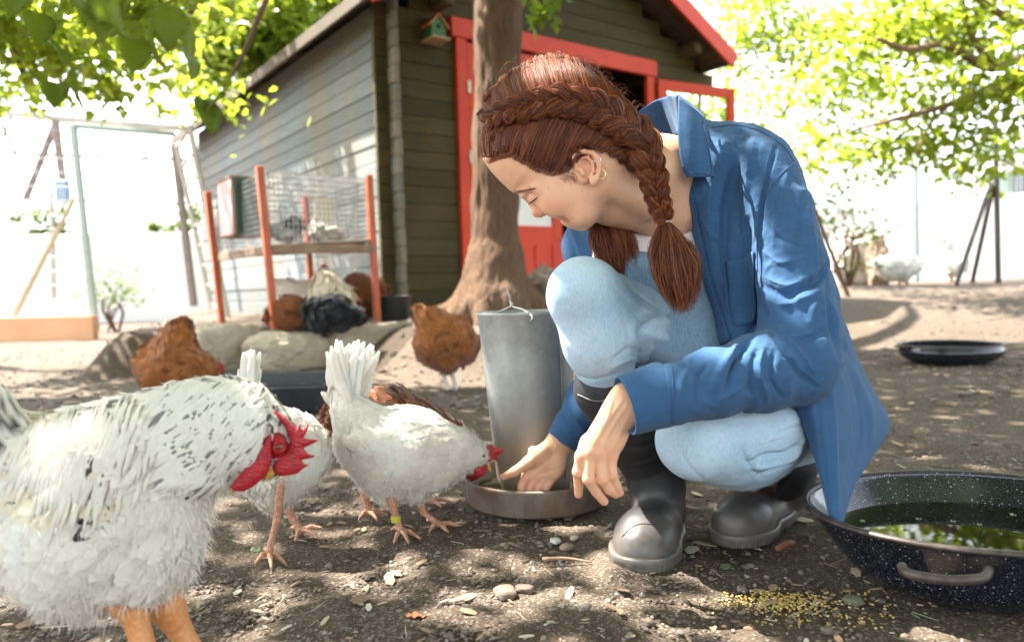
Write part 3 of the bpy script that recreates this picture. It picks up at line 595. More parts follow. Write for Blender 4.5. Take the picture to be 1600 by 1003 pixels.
g0 = G(618, 976); q = bigleaf(9, .032, .0135); q = (q[0]*np.array([1, 1, .5]), q[1]); obj('dead_leaf', xf(q, g0+[.016, 0, .011], rotz(1.9)@roty(.12)), simple('rust_leaf', (.42, .15, .05), (.3, .1, .04), 80, .7), None, label='curled rust brown leaf lying at the bottom edge', cat='leaf')
g0 = G(70, 812)
g0 = G(372, 868); obj('green_leaf', xf(bigleaf(9, .04, .012), g0+[.02, 0, .008], rotz(1.5)@roty(-.1)), simple('fallen_green_leaf', (.05, .1, .03), (.08, .13, .05), 60, .6), None, label='fallen green leaf between rooster and white hen', cat='leaf')
a_, b_ = G(848, 878), G(925, 882); obj('twig', tube(catmull([a_+[0, 0, .005], (a_+b_)/2+[0, .004, .007], b_+[0, 0, .004]], 10), np.linspace(.0035, .0015, 10), 7), simple('dry_twig', (.3, .2, .12), (.16, .1, .06), 90, .8), None, label='thin dry twig lying left of the boot', cat='twig')
a_, b_ = G(1214, 862), G(1240, 852); obj('bark_chip', tube([a_+[0, 0, .005], (a_+b_)/2+[0, .0, .008], b_+[0, 0, .005]], [.005, .0065, .004], 7), simple('red_bark', (.28, .09, .04), (.16, .06, .03), 90, .8), None, label='short reddish bark stick between the boots and the pan', cat='twig')
# spilled grain
r_ = np.random.RandomState(8); n = 400; u = r_.randn(n, 2)*[44, 8]+[1215, 943]; ex = np.stack([1160+240*r_.rand(160), 925+60*r_.rand(160)], -1); u = np.vstack([u, ex]); bs = ico(0); gg = []
for (x, y) in u: gg.append(xf((bs[0]*np.array([1.3, 1, .7]), bs[1]), G(x, y)+[0, 0, .0025+.002*r_.rand()], rotz(r_.rand()*6), .0012+.0009*r_.rand()))
t = NT('cracked_maize'); M_GRAIN = t.set(t.ramp(t.isl(), [(0.0, (.36, .22, .03)), (.6, (.45, .31, .07)), (1.0, (.6, .52, .3))]), .5)
obj('spilled_grain', join(gg), M_GRAIN, smooth=False, kind='stuff', label='yellow cracked grain spilled on the soil by the pan', cat='grain')
# ------------------------------------------------------------ galvanised feeder
t = NT('galvanised_steel'); v = t.voro(70, out='Color', vec=t.map((1, 1, .7))); n_ = t.noise(9, 6, .65); c = t.mix(t.ramp(n_, [(.3, 0.0), (.7, 1.0)]), (.4, .41, .39), (.22, .225, .21)); c = t.mix(t.ramp(v, [(.2, 0.0), (.9, .25)]), c, (.48, .5, .5)); c = t.mix(t.ramp(t.noise(4, 6, .7, t.map((1, 1, .25))), [(.45, 0.0), (.6, .5)]), c, (.2, .2, .18)); c = t.mix(t.ramp(t.noise(30, 5, .7), [(.62, 0.0), (.74, .7)]), c, (.6, .61, .6))
gr = t.n('ShaderNodeSeparateXYZ'); t.l(t.tc.outputs['Object'], gr.inputs[0]); c = t.mix(t.ramp(t.math('ADD', gr.outputs[2], t.math('MULTIPLY', n_, .12)), [(.06, .85), (.3, 0.0)]), c, (.22, .16, .095))
M_GALV = t.set(c, t.ramp(n_, [(.3, .38), (.7, .6)]), t.bump(n_, .0015), metal=.4)
t = NT('rusty_tray'); c = t.mix(t.ramp(t.noise(14, 8, .7), [(.35, 0.0), (.62, 1.0)]), (.24, .2, .165), (.15, .1, .07)); M_TRAY = t.set(c, .65, t.bump(t.noise(60, 4), .0008), metal=.35)
FC = G(833, 790); FC[2] = 0; FC = np.array([.044, 1.565, .002])
fd = empty('poultry_feeder', 'galvanised steel tube feeder standing in its round rusty tray', 'feeder', FC)
cyl = lathe([(.082, .022), (.0838, .06), (.0872, .14), (.0908, .22), (.0942, .3), (.098, .39), (.1, .393), (.1005, .397), (.099, .4), (.0965, .397), (.095, .38), (.08, .12), (.079, .022), (.082, .022)], 72, (0, 0, 0)); sh = cyl[0][:, 2:3]/.4*np.array([[-.018, 0, 0]]); obj('hopper', (cyl[0]+sh+FC, cyl[1]), M_GALV, fd)
obj('seam', tube([FC+[-.018*(.06+.33*k/8)/.4+(.0838+.0158*k/8)*math.sin(.75), -(.0838+.0158*k/8)*math.cos(.75), .06+.33*k/8] for k in range(9)], .0012, 6), M_GALV, fd)
obj('tray', lathe([(0.0, .004), (.146, .004), (.149, .008), (.151, .05), (.153, .056), (.15, .059), (.147, .056), (.145, .01), (0.0, .009)], 72, FC), M_TRAY, fd)
obj('feed', (lambda L: (L[0]+np.array([0, 0, 1.0])*(fbm(L[0], 60, 3, 2)*.006)[:, None], L[1]))(lathe([(.0, .03), (.1, .03), (.12, .027), (.145, .02)], 60, FC)), simple('feed_mash', (.12, .085, .03), (.05, .035, .015), 160, .9, .003, 200), fd)
ht = FC+[-.018, 0, .4]
hk = P(800, 478, 1.55)
w1 = catmull([P(829, 502, 1.462), P(832, 497, 1.458), P(828, 490, 1.47), P(815, 483, 1.5), hk, P(795, 462, 1.55), P(790, 452, 1.55), P(786, 450, 1.55)], 30); w2 = catmull([P(776, 493, 1.64), P(781, 487, 1.62), hk, P(797, 470, 1.55)], 16)
obj('wire_handle', join([tube(w1, .0021, 8), tube(w2, .0021, 8)]), simple('bright_wire', (.5, .5, .5), (.35, .34, .33), 50, .35, metal=.9), fd)
obj('strut', tube([FC+[.062, -.112, .01], FC+[.062, -.112, .065]], .002, 6), M_GALV, fd)
# ------------------------------------------------------------ enamel pan with water
t = NT('speckled_enamel'); v = t.voro(210); n_ = t.noise(3, 4); dot = t.math('MULTIPLY', t.ramp(v, [(.14, 1.0), (.22, 0.0)]), t.ramp(t.voro(210, out='Color'), [(.55, 0.0), (.6, 1.0)]))
v2 = t.ramp(t.voro(420), [(.16, .6), (.25, 0.0)]); dot = t.math('MAXIMUM', dot, t.math('MULTIPLY', v2, .5)); c = t.mix(dot, (.006, .008, .014), (.45, .47, .5)); M_ENAM = t.set(c, .16, t.bump(t.noise(20, 3), .0008), spec=.6)
M_RUST = simple('worn_rim', (.09, .07, .062), (.03, .022, .02), 60, .5, .0005, 200, metal=.3)
def pan(name, lab, c, rx, ry, h, br, z_w=None, group=None):
    o = empty(name, lab, 'pan', c, group); sy = ry/rx
    pr = [(0, .003), (rx*br*.8, .003), (rx*br, .009), (rx*(br+.16), h*.3), (rx*(br+.27), h*.62), (rx*.955, h*.93), (rx*.965, h)]
    inn = [(x-.004, z+.002) for x, z in pr[::-1]]; inn[-1] = (0, .006)
    prof = np.vstack([catmull(np.array(pr), 30), catmull(np.array(inn), 30)])
    obj('bowl', lathe(prof, 96, c, 1, sy), M_ENAM, o)
    a = np.linspace(0, 2*np.pi, 97); ring = np.stack([c[0]+rx*.978*np.cos(a), c[1]+ry*.978*np.sin(a), c[2]+h+0*a], -1); obj('rim', tube(ring, .0055 if rx > .24 else .006, 10, flat=.7, cap=False), M_RUST, o)
    return o
PC = np.array(P(1530, 806, 1.083)); PC = np.array([PC[0], PC[1], .0]); pn = pan('enamel_pan', 'big black speckled enamel pan of water at the lower right corner', PC, .245, .203, .115, .58)
t = NT('dark_water'); t.b.inputs['Transmission Weight'].default_value = .0; M_WAT = t.set((.005, .006, .003), .02, t.bump(t.noise(5, 2), .002, .35), spec=.75)
obj('water', lathe([(0, .072), (.1, .072), (.205, .072)], 72, PC, 1, .203/.245), M_WAT, pn)
hd = [(1409, 884, .905), (1414, 893, .893), (1432, 899, .88), (1465, 904, .868), (1491, 906, .862), (1520, 905, .86), (1538, 901, .866), (1545, 890, .885)]
obj('handle', tube(catmull([P(*q) for q in hd], 30), .0058, 10), M_RUST, pn)
for k, (x, y) in enumerate(((1345, 812), (1432, 811), (1535, 820), (1578, 802), (1486, 815))):
    q = G(x, y, .0725); obj('floating_speck', xf(bigleaf(7, .012+.006*(k == 3), .004), q, rotz(k*2.1)), simple('bleached_speck', (.4, .36, .25)) if k == 0 else bpy.data.materials['bleached_speck'], None, label=['pale scrap floating on the water nearest the shirt tail', 'pale scrap floating left of the bright reflections', 'pale scrap floating over the bright reflections', 'larger pale leaf floating at the far right of the water', 'pale scrap floating amid the middle of the water'][k], cat='leaf scrap', group='scraps floating in the pan')
BC = P(1485, 556, 3.72); BC[2] = ground_z(BC[0], BC[1])+.002
bs_ = pan('feed_basin', 'shallow black basin lying on the ground behind the woman', BC, .24, .22, .095, .72)
for s_ in (-1, 1): obj('handle', tube(catmull([BC+[s_*.225, -.04, .085], BC+[s_*.265, -.02, .09], BC+[s_*.265, .02, .09], BC+[s_*.225, .04, .085]], 10), .006, 8), M_RUST, bs_)
# black trough
TC = P(420, 618, 3.1); TC = np.array([TC[0], TC[1], 0.004]); tr_ = empty('feed_trough', 'black plastic trough with tan feed between rooster and boulder', 'trough', TC)
MB = simple('black_plastic', (.018, .02, .024), (.03, .035, .042), 20, .45, .001, 80); Rt = rotz(.05)
def tb(c, s_, ti=None): R_ = Rt if ti is None else Rt@ti; return xf(cbox(*s_, .004), TC+Rt@np.array(c), R_)
obj('shell', join([tb((0, 0, .006), (.5, .52, .01)), tb((0, -.27, .05), (.54, .012, .1), rotx(.25)), tb((0, .27, .05), (.54, .012, .1), rotx(-.25)), tb((.26, 0, .05), (.012, .54, .1), roty(.25)), tb((-.26, 0, .05), (.012, .54, .1), roty(-.25))]), MB, tr_, smooth=False)
obj('divider', tb((0, -.02, .045), (.5, .012, .07)), MB, tr_, smooth=False)
gfeed = gridsurf(np.stack(np.meshgrid(np.linspace(-.24, .24, 30), np.linspace(0, .24, 20), indexing='ij')+[np.zeros((30, 20))], -1)); gfeed = (gfeed[0]+np.array([0, 0, 1])*(.045+.015*fbm(gfeed[0], 14, 3, 7))[:, None], gfeed[1]); obj('feed', xf(gfeed, TC, Rt), simple('tan_feed', (.35, .25, .15), (.2, .13, .07), 90, .9, .004, 120), tr_)
# ------------------------------------------------------------ cage on the terrace
M_ORP = simple('orange_primer', (.5, .11, .03), (.38, .08, .025), 12, .5, .001, 60)
CV = [np.array([-1.41, 4.45]), np.array([-.88, 4.9])]; dv = np.array([-.59, .807])*1.12; CV += [CV[0]+dv, CV[1]+dv]; cpt = [np.array([*q, .25]) for q in CV]
cg = empty('rabbit_cage', 'wire cage on tall orange posts against the side of the hen house', 'cage', cpt[0])
for k, q in enumerate(cpt): obj('post', beam(q, q+ZZ*(.96 if k != 2 else .95)+np.array([-.05 if k == 0 else (-.06 if k == 2 else -.02), 0, 0]), .042, .042, UD, .004), M_ORP, cg, smooth=False)
M_WIRE = simple('cage_wire', (.3, .31, .3), (.2, .2, .2), 50, .45, metal=.7)
def wiremesh(A, B, z0, z1, nx, nz, r=.0026):
    gs = []
    for k in range(nx+1): q = A+(B-A)*k/nx; gs.append(tube([q+ZZ*z0, q+ZZ*z1], r, 4, cap=False))
    for k in range(nz+1): z = z0+(z1-z0)*k/nz; gs.append(tube([A+ZZ*z, B+ZZ*z], r, 4, cap=False))
    return join(gs)
z0, z1 = .52, .93
for a, b in ((0, 1), (0, 2), (2, 3), (1, 3)): obj('wire_panel', wiremesh(cpt[a], cpt[b], z0, z1, 24, 12), M_WIRE, cg, smooth=False)
for k in (1,): 
    A, B, C_ = cpt[0]+ZZ*z1, cpt[1]+ZZ*z1, cpt[2]+ZZ*z1
    obj('wire_top', join([tube([A+(B-A)*k/20, A+(B-A)*k/20+(C_-A)], .0016, 4, cap=False) for k in range(21)]+[tube([A+(C_-A)*k/12, B+(C_-A)*k/12], .0016, 4, cap=False) for k in range(13)]), M_WIRE, cg, smooth=False)
M_OLDW = simple('old_cage_boards', (.3, .21, .14), (.16, .1, .065), 9, .85, .003, 40)
for k in range(9): w = (k+.5)/9; obj('floor_board', beam(cpt[0]+(cpt[2]-cpt[0])*w+ZZ*(.49+.01*math.sin(k*3)), cpt[1]+(cpt[2]-cpt[0])*w+ZZ*(.53+.01*math.cos(k*2)), .115, .018, ZZ, .003), M_OLDW, cg, smooth=False)
for a, b in ((0, 1), (0, 2)): obj('rail', beam(cpt[a]+ZZ*.47, cpt[b]+ZZ*.48, .03, .05, ZZ, .003), M_OLDW, cg, smooth=False)
nb_ = P(372, 326, 5.0); Rn = np.stack([UD, VD, ZZ], 1)
nbx = empty('nest_box', 'dark green box with pink side hung on the cage end', 'box', nb_-[0, 0, .18])
obj('front_panel', xf(cbox(.19, .02, .36, .003), nb_+Rn@np.array([.03, -.16, 0]), Rn), simple('dark_green_paint', (.012, .05, .018), (.02, .06, .025), 20, .5), nbx, smooth=False)
MPK = simple('faded_pink_paint', (.6, .38, .36), (.52, .3, .28), 12, .6)
for (c_, s_, nm) in (((-.075, 0, 0), (.018, .3, .36), 'side_panel'), ((.12, 0, 0), (.018, .3, .36), 'side_panel'), ((.02, .0, .185), (.22, .33, .015), 'lid'), ((.02, 0, -.187), (.2, .3, .012), 'base')): obj(nm, xf(cbox(*s_, .003), nb_+Rn@np.array(c_), Rn), MPK if nm == 'side_panel' else M_OLDW, nbx, smooth=False)
wb = P(507, 328, 5.2); obj('white_board', xf(cbox(.14, .02, .17, .003), wb, Rn), simple('white_plastic_board', (.75, .73, .6)), None, smooth=False, label='small white board standing upright inside the wire cage', cat='board')
# dark bucket by the corner
kb = P(615, 478, 5.05); kb[2] = .255; obj('bucket', lathe([(0, .004), (.09, 0), (.1, .01), (.125, .16), (.13, .165), (.122, .166), (.095, .012), (0, .01)], 32, kb), MB, None, label='dark bucket standing at the corner of the hen house', cat='bucket')
# ------------------------------------------------------------ aviary on the left
M_AVG = simple('pale_green_post', (.34, .43, .36), (.28, .34, .29), 6, .6); M_AVW = simple('whitewashed_timber', (.5, .48, .44), (.4, .37, .32), 5, .7); M_AVD = simple('weathered_timber', (.26, .22, .19), (.18, .14, .12), 8, .8)
av = empty('aviary', 'open timber aviary frame with slanting braces at the left edge', 'aviary', P(150, 518, 9.0))
def pb(par, nm, a, b, w, m_, h=None): return obj(nm, beam(P(*a), P(*b), w, h or w, ZZ, w*.1), m_, par, smooth=False)
for a, b, w, m_ in (((114, 195, 9), (150, 518, 9), .07, M_AVG), ((272, 226, 9.6), (303, 478, 9.6), .08, M_AVD), ((86, 188, 10), (100, 300, 10), .08, M_AVD), ((84, 470, 10.5), (80, 300, 10.5), .05, M_AVW)): pb(av, 'post', a, b, w, m_)
for a, b, w, m_ in (((-60, 172, 9.2), (290, 200, 9.2), .06, M_AVW), ((114, 197, 9), (274, 210, 9.3), .06, M_AVG), ((-60, 238, 10.5), (290, 250, 10.5), .045, M_AVD), ((-60, 309, 11), (290, 318, 11), .045, M_AVD), ((-60, 180, 12), (300, 205, 12), .04, M_AVW)): pb(av, 'rail', a, b, w, m_)
for a, b, w, m_ in (((116, 310, 9), (20, 498, 9), .045, simple('yellow_pine', (.5, .42, .26), (.42, .33, .2), 5, .7)), ((86, 195, 10), (40, 312, 10), .07, M_AVD), ((205, 280, 11), (175, 312, 11), .03, M_AVW), ((262, 272, 11), (240, 312, 11), .03, M_AVW), ((240, 225, 11), (218, 262, 11), .03, M_AVW), ((0, 190, 11), (25, 240, 11), .04, M_AVD), ((0, 225, 11), (18, 180, 11), .03, M_AVD)): pb(av, 'brace', a, b, w, m_)
obj('wire_netting', join([tube([P(-60+k*14, 180, 9.15), P(-40+k*13.6, 505, 9.15)], .003, 3, cap=False) for k in range(14)]+[tube([P(-60, 200+k*22, 9.15), P(150, 205+k*22, 9.15)], .003, 3, cap=False) for k in range(14)]), simple('pale_netting', (.7, .7, .68)), av, smooth=False)
sg = pb(av, 'kerb_panel', (-80, 517, 9), (150, 512, 8.85), .1, simple('orange_plaster', (.62, .36, .2), (.55, .3, .16), 3, .85), .3); pb(av, 'kerb_panel', (72, 514, 8.94), (76, 514, 8.94), .11, M_AVW, .31)
lf = empty('leaning_frame', 'tall pale wooden frame leaning at the back end of the hen house', 'frame', P(350, 498, 7.2))
for a, b, w in (((296, 196, 7.2), (356, 500, 7.2), .05), ((276, 228, 7.6), (330, 480, 7.6), .04)): pb(lf, 'stile', a, b, w, M_AVW)
for k in range(9): f = k/8; pb(lf, 'rung', (297+59*f, 200+292*f, 7.2), (277+52*f, 232+242*f, 7.6), .025, M_AVD)
pc_ = P(273, 488, 7.6); pc_[2] = .0; obj('plant_pot', lathe([(0, .003), (.085, 0), (.09, .01), (.125, .2), (.13, .2), (.13, .22), (.12, .22), (.1, .18), (0, .17)], 32, pc_), simple('grey_pink_clay', (.3, .24, .24), (.24, .18, .18), 9, .8), None, label='grey clay pot standing in the sun on the left', cat='pot')
obj('electric_box', xf(cbox(.16, .1, .3, .01), P(98, 300, 9.9)), simple('pale_blue_plastic', (.3, .42, .55)), None, smooth=False, label='pale blue box fixed to a post of the aviary', cat='box')
wl = simple('backdrop_white', (.8, .79, .76), (.72, .7, .66), 1.5, .9)
def wall(nm, lab, a, b, z0, z1, th=.2, m_=None): A, B = np.array(a, float), np.array(b, float); return obj(nm, beam(np.array([*A, (z0+z1)/2]), np.array([*B, (z0+z1)/2]), th, z1-z0, ZZ, .01), m_ or wl, None, smooth=False, label=lab, cat='wall')
wall('backdrop_wall', 'white rendered wall closing the yard behind the aviary', (-16, 13.2), (-3.2, 15.8), -.2, 1.75)
wall('backdrop_wall', 'white wall added for the blown-out brightness on the right', (4.2, 17.5), (15.5, 12.6), -.2, 2.0)  # this wall is added to give the overexposed white distance
# hedges and shrubs behind
def shrub(nm, lab, c, rad, n, m_, seed, size=.09, cat='shrub', stems=5):
    r = np.random.RandomState(seed); o = empty(nm, lab, cat, np.array([c[0], c[1], THf(c[0], c[1])])); C_ = blob(c, rad, n, r, max(6, n//60)); obj('foliage', leaves(C_, size, r), m_, o, smooth=False, kind='stuff')
    b0 = np.array([c[0], c[1], THf(c[0], c[1])-.05]); obj('stems', join([tube(catmull([b0, b0+(np.array(c)-b0)*.5+r.randn(3)*.1, np.array(c)+r.randn(3)*np.array(rad)*.4], 6), [.02]*3+[.015, .01, .006], 5) for _ in range(stems)]), M_BARK, o); return o
M_HED = leafmat('hedge_leaf', (.07, .13, .03), (.14, .2, .05), .4)
for k, (px, d, zc, rx, rz_) in enumerate(((-20, 19, 2.6, 2.2, 1.1), (170, 20, 2.5, 1.8, 1.0), (330, 19, 2.6, 1.4, 1.0), (1210, 23, 2.4, 2.2, 1.6), (1390, 22, 2.2, 2.0, 1.4), (1560, 22, 2.8, 2.2, 1.6))):
    c = P(px, 300, d); c[2] = zc-.9; shrub('hedge_tree', ['pale sunlit bushy tree behind the wall at the far left', 'pale sunlit bushy tree behind the wall beside the aviary post', 'pale sunlit bushy tree behind the leaning frame', 'sunlit tree far behind the right wall beside the open door', 'sunlit tree far behind the right wall in the middle', 'sunlit tree far behind the right wall near the black pole'][k], c, (rx, 1.2, rz_+.9), 1500, M_HED, 60+k, .2, 'tree')
c = P(180, 455, 10.5); shrub('shrub', 'small bright green shrub inside the aviary', c, (.42, .3, .26), 260, M_HED, 71, .07)
c = P(1325, 350, 9.6); shrub('flowering_shrub', 'loose shrub with a few pink flowers behind the shoulder', c, (.55, .4, .6), 700, M_HED, 72, .07)
r = np.random.RandomState(5); fl = blob(P(1322, 365, 9.3), (.3, .2, .3), 46, r); obj('pink_blossom', leaves(fl, .06, r), simple('pink_petal', (.6, .2, .25), (.5, .25, .3)), bpy.data.objects['flowering_shrub'], smooth=False, kind='stuff')
# right side poles, netting, rocks
M_BLK = simple('black_iron', (.02, .02, .02), (.05, .035, .025), 20, .6)
fp = empty('fence_posts', 'black iron post with two slanting stays at the right edge', 'post', P(1560, 443, 9)); pb(fp, 'post', (1555, 184, 9), (1560, 445, 9), .05, M_BLK)
for a, b in (((1549, 286, 9), (1494, 446, 8.9)), ((1552, 290, 9), (1519, 442, 9.4))): pb(fp, 'stay', a, b, .042, M_BLK)
fp.name = 'fence_post'
o = empty('stake', 'brown iron stake slanting behind the woman\'s shoulder', 'stake', P(1330, 470, 7.6)); pb(o, 'rod', (1262, 300, 7.6), (1329, 472, 7.6), .035, simple('rusty_iron', (.12, .06, .035), (.07, .035, .02), 20, .7))
o = empty('netting_post', 'slim pale green post holding the wire netting', 'post', P(1432, 440, 11)); pb(o, 'post', (1430, 262, 11), (1433, 440, 11), .06, simple('pale_green_metal', (.3, .42, .36)))
r = []
for k in range(46): r.append(tube([P(1262+k*7.4, 262, 11.1), P(1264+k*7.4, 440, 11.1)], .0035, 3, cap=False))
for k in range(26): r.append(tube([P(1262, 262+k*7, 11.1), P(1600, 258+k*7, 11.1)], .0035, 3, cap=False))
obj('netting_fence', join(r), simple('zinc_netting', (.55, .57, .56), metal=.4), None, smooth=False, label='square wire netting fence across the far right yard', cat='fence')
obj('boulder', rockg(P(1372, 412, 10.2), (.13, .15, .36), 9, 4, 2.6, .25), simple('brown_rock', (.33, .25, .18), (.2, .14, .1), 7, .9, .02, 20), None, label='upright brown rock beside the geese', cat='stone')
obj('boulder', rockg(P(1340, 408, 10.8), (.36, .3, .42), 12, 4, 2.6, .2), simple('white_rock', (.62, .58, .52), (.45, .4, .35), 5, .9, .02, 20), None, label='large whitish rock behind the upright brown one', cat='stone')
gh = empty('green_building', 'pale green building with a slanting roof at the right edge', 'building', P(1640, 440, 15.8))
MGB = simple('mint_cladding', (.36, .52, .42), (.3, .45, .36), 3, .7)
Q0 = P(1566, 440, 15.4)
for k in range(8): pb(gh, 'cladding_panel', (1570+k*26, 400+4*k*0, 15.5), (1570+k*26, 262, 15.5), .34, MGB, .04)
pb(gh, 'eaves', (1560, 262, 15.4), (1800, 236, 14.8), .2, wl); pb(gh, 'rail', (1562, 322, 15.2), (1800, 318, 15.0), .05, M_BLK); pb(gh, 'window', (1585, 292, 15.35), (1780, 285, 15.3), .05, simple('dark_glass', (.12, .16, .18), rough=.1), .5)  # window strip in mottled dark blue-grey
pb(gh, 'roof', (1560, 240, 15.2), (1800, 205, 14.6), .9, MGB, .1)
# ============================================================ BIRDS
def feathers(g, n, L, wr, chains, cols, lift=.12, seed=0, sel=None, droop=0.0, curl=0, tip=None):
    """many small curved feathers lying over a body, tips towards the tail"""
    r = np.random.RandomState(seed); V, Fs = g; F = Fs[0]; c = V[F].mean(1); nn = np.cross(V[F[:, 1]]-V[F[:, 0]], V[F[:, 2]]-V[F[:, 0]]); N = normals(g)[F[:, 0]]; A = np.linalg.norm(nn, axis=1)
    if sel is not None: A = A*sel(c)
    i = r.choice(len(F), n, p=A/A.sum()); p = c[i]+(r.rand(n, 3)-.5)*.004; N = N[i]
    best = np.full(n, 1e9); T = np.zeros((n, 3))
    for ch in chains:
        for a, b in zip(ch[:-1], ch[1:]):
            e = b-a; t = np.clip((p-a)@e/(e@e+1e-12), 0, 1); d = ((p-a-t[:, None]*e)**2).sum(1); u = d < best; best[u] = d[u]; T[u] = -unit(e)
    T = T+np.array([0, 0, -droop]); T = T+r.randn(n, 3)*.16; T -= N*(T*N).sum(1)[:, None]; T /= np.linalg.norm(T, axis=1)[:, None]+1e-9; S_ = np.cross(N, T)
    Ls = L(p) if callable(L) else np.full(n, L); Ls = Ls*(.7+.6*r.rand(n)); lf_ = lift*(.5+r.rand(n))
    vs = []
    for t_, w in ((0, .35), (.35, 1), (.7, .9), (1, .22)):
        c_ = p+T*(Ls*t_)[:, None]+N*(Ls*(lf_*np.sin(t_*2.2)*.8+.02)+curl*Ls*t_*t_)[:, None]
        for s_ in (-1, 1): vs.append(c_+S_*(s_*w*Ls*wr)[:, None]-N*(Ls*wr*.25*w)[:, None])
    Vv = np.stack(vs, 1).reshape(-1, 3); b = (np.arange(n)*8)[:, None]; Q = np.concatenate([b+np.array(q) for q in ((0, 1, 3, 2), (2, 3, 5, 4), (4, 5, 7, 6))]); C_ = np.repeat(cols(p, r), 8, 0)
    if tip is not None: q = np.nonzero(tip(p, r))[0]; C_[(q*8+4)] = .02; C_[q*8+5] = .02; C_[q*8+3] *= .6; C_[q*8+2] *= .6
    return (Vv, [Q]), C_
def barbs(g, n, L, wd, dirf, seed=0, sel=None):
    r = np.random.RandomState(seed); V, Fs = g; F = Fs[0]; c = V[F].mean(1); N0 = normals(g)[F[:, 0]]; A = np.linalg.norm(np.cross(V[F[:, 1]]-V[F[:, 0]], V[F[:, 2]]-V[F[:, 0]]), axis=1)
    if sel is not None: A = A*sel(c)
    i = r.choice(len(F), n, p=A/A.sum()); p = c[i]+(r.rand(n, 3)-.5)*.006; N = N0[i]; D_ = dirf(p)+r.randn(n, 3)*.55+N*.75; D_ /= np.linalg.norm(D_, axis=1)[:, None]; Ls = L*(.5+r.rand(n)); B = np.cross(D_, r.randn(n, 3)); B /= np.linalg.norm(B, axis=1)[:, None]; K = r.randn(n, 3)*.25
    vs = []
    for t_, w in ((0, 1), (.5, .8), (1, .1)):
        c_ = p+D_*(Ls*t_)[:, None]+K*(Ls*t_*t_)[:, None]+np.array([0, 0, -.3])*(Ls*t_*t_)[:, None]; vs += [c_-B*wd*w, c_+B*wd*w]
    b = (np.arange(n)*6)[:, None]; return (np.stack(vs, 1).reshape(-1, 3), [np.concatenate([b+np.array([0, 1, 3, 2]), b+np.array([2, 3, 5, 4])])])
def featmat(name, rough=.7, trans=.25):
    t = NT(name); a = t.attr(); n = t.noise(260, 3); c = t.mix(t.ramp(n, [(.3, 0.0), (.7, .22)]), a, (.5, .47, .42), 'MULTIPLY'); t.set(c, rough, spec=.25, **{'Sheen Weight': .3}); tr = t.n('ShaderNodeBsdfTranslucent'); t.l(a, tr.inputs[0]); ms = t.n('ShaderNodeMixShader'); ms.inputs[0].default_value = trans; t.l(t.b.outputs[0], ms.inputs[1]); t.l(tr.outputs[0], ms.inputs[2]); t.l(ms.outputs[0], t.out.inputs[0]); return t.m
M_FEA = featmat('feathers')
t = NT('red_comb_skin'); c = t.mix(t.ramp(t.noise(90, 5), [(.3, 0.0), (.7, 1.0)]), (.42, .008, .014), (.24, .004, .009)); M_COMB = t.set(c, .42, t.bump(t.voro(420), .0012, .8), spec=.5, **{'Subsurface Weight': .12, 'Subsurface Radius': (.01, .003, .002)})
M_COMBP = simple('pink_comb_skin', (.6, .12, .11), (.45, .06, .06), 60, .5, .001, 300)
M_BEAK = simple('yellow_beak', (.62, .34, .06), (.45, .22, .04), 60, .35); M_EYE = simple('amber_eye', (.3, .09, .015), (.15, .04, .01), 300, .08, spec=.8); M_PUP = simple('black_pupil', (.004, .004, .004), None, 5, .03, spec=.9)
t = NT('scaly_leg_skin'); v = t.voro(230, vec=t.map((1, 1, .7))); c = t.mix(t.ramp(v, [(.2, 0.0), (.8, .6)]), (.6, .27, .09), (.44, .18, .07)); M_LEGO = t.set(c, .5, t.bump(v, .0012, .9))
t = NT('pale_leg_skin'); v = t.voro(260, vec=t.map((1, 1, .7))); c = t.mix(t.ramp(v, [(.2, 0.0), (.6, 1.0)]), (.6, .33, .2), (.4, .19, .12)); M_LEGP = t.set(c, .5, t.bump(v, .001, .9))
t = NT('whitish_leg_skin'); M_LEGW = t.set(t.mix(t.noise(90), (.6, .55, .48), (.45, .4, .33)), .5)
def colf(base, var=.12, patt=None):
    base = np.array(base)
    def f(p, r):
        c = base[None]*(1+var*(r.rand(len(p), 1)-.5)*2)*(1+.1*(fbm(p, 14, 2, 3)[:, None]))
        if patt is not None: c = patt(p, c, r)
        return np.clip(c, 0, .85)
    return f
def sheetpoly(poly, D, th, m=.3, sub=None):
    """flat fleshy shape (comb, wattle) with real thickness, swollen in its middle"""
    s_ = np.asarray(poly, float); lo, hi = s_.min(0), s_.max(0); h = max(.0008, (hi-lo).max()/FPX*D/90); cor = np.array([P(x, y, D+e) for x in (lo[0], hi[0]) for y in (lo[1], hi[1]) for e in (-.02, .02)])
    sd = Sdf(cor.min(0)-.006, cor.max(0)+.006, h); sd.pillow(s_, D, th, th*2.2, .002, smooth=False); return sd.mesh(1)
def foot(par, m, hip, hock, ank, toes, D, r=(.011, .006, .0055), dz=0, spur=False, toe_r=.0042):
    pts = [P(*hip, D+dz), P(*hock, D+dz+.004), P(*ank, D+dz)]; h = .0016
    al = pts+[P(x, y, D+dz+e) for x, y, e in toes]; al = np.array(al); sd = Sdf(al.min(0)-.02, al.max(0)+.02, h); sd.chain(pts, r, .004)
    for x, y, e in toes:
        a, b = pts[-1], P(x, y, D+dz+e); mid = (a+b)/2+[0, 0, .004]; sd.chain([a, mid, b], [r[2]*.85, toe_r, toe_r*.62], .003); sd.cone(b, b+unit(b-mid)*.006-[0, 0, .003], toe_r*.5, .0007, .001)
    if spur: sd.cone((pts[1]*.4+pts[2]*.6), (pts[1]*.4+pts[2]*.6)+[-.014, .0, -.002], .004, .001, .003)
    g = sd.mesh(1); o = obj('leg', g, m, par); return o
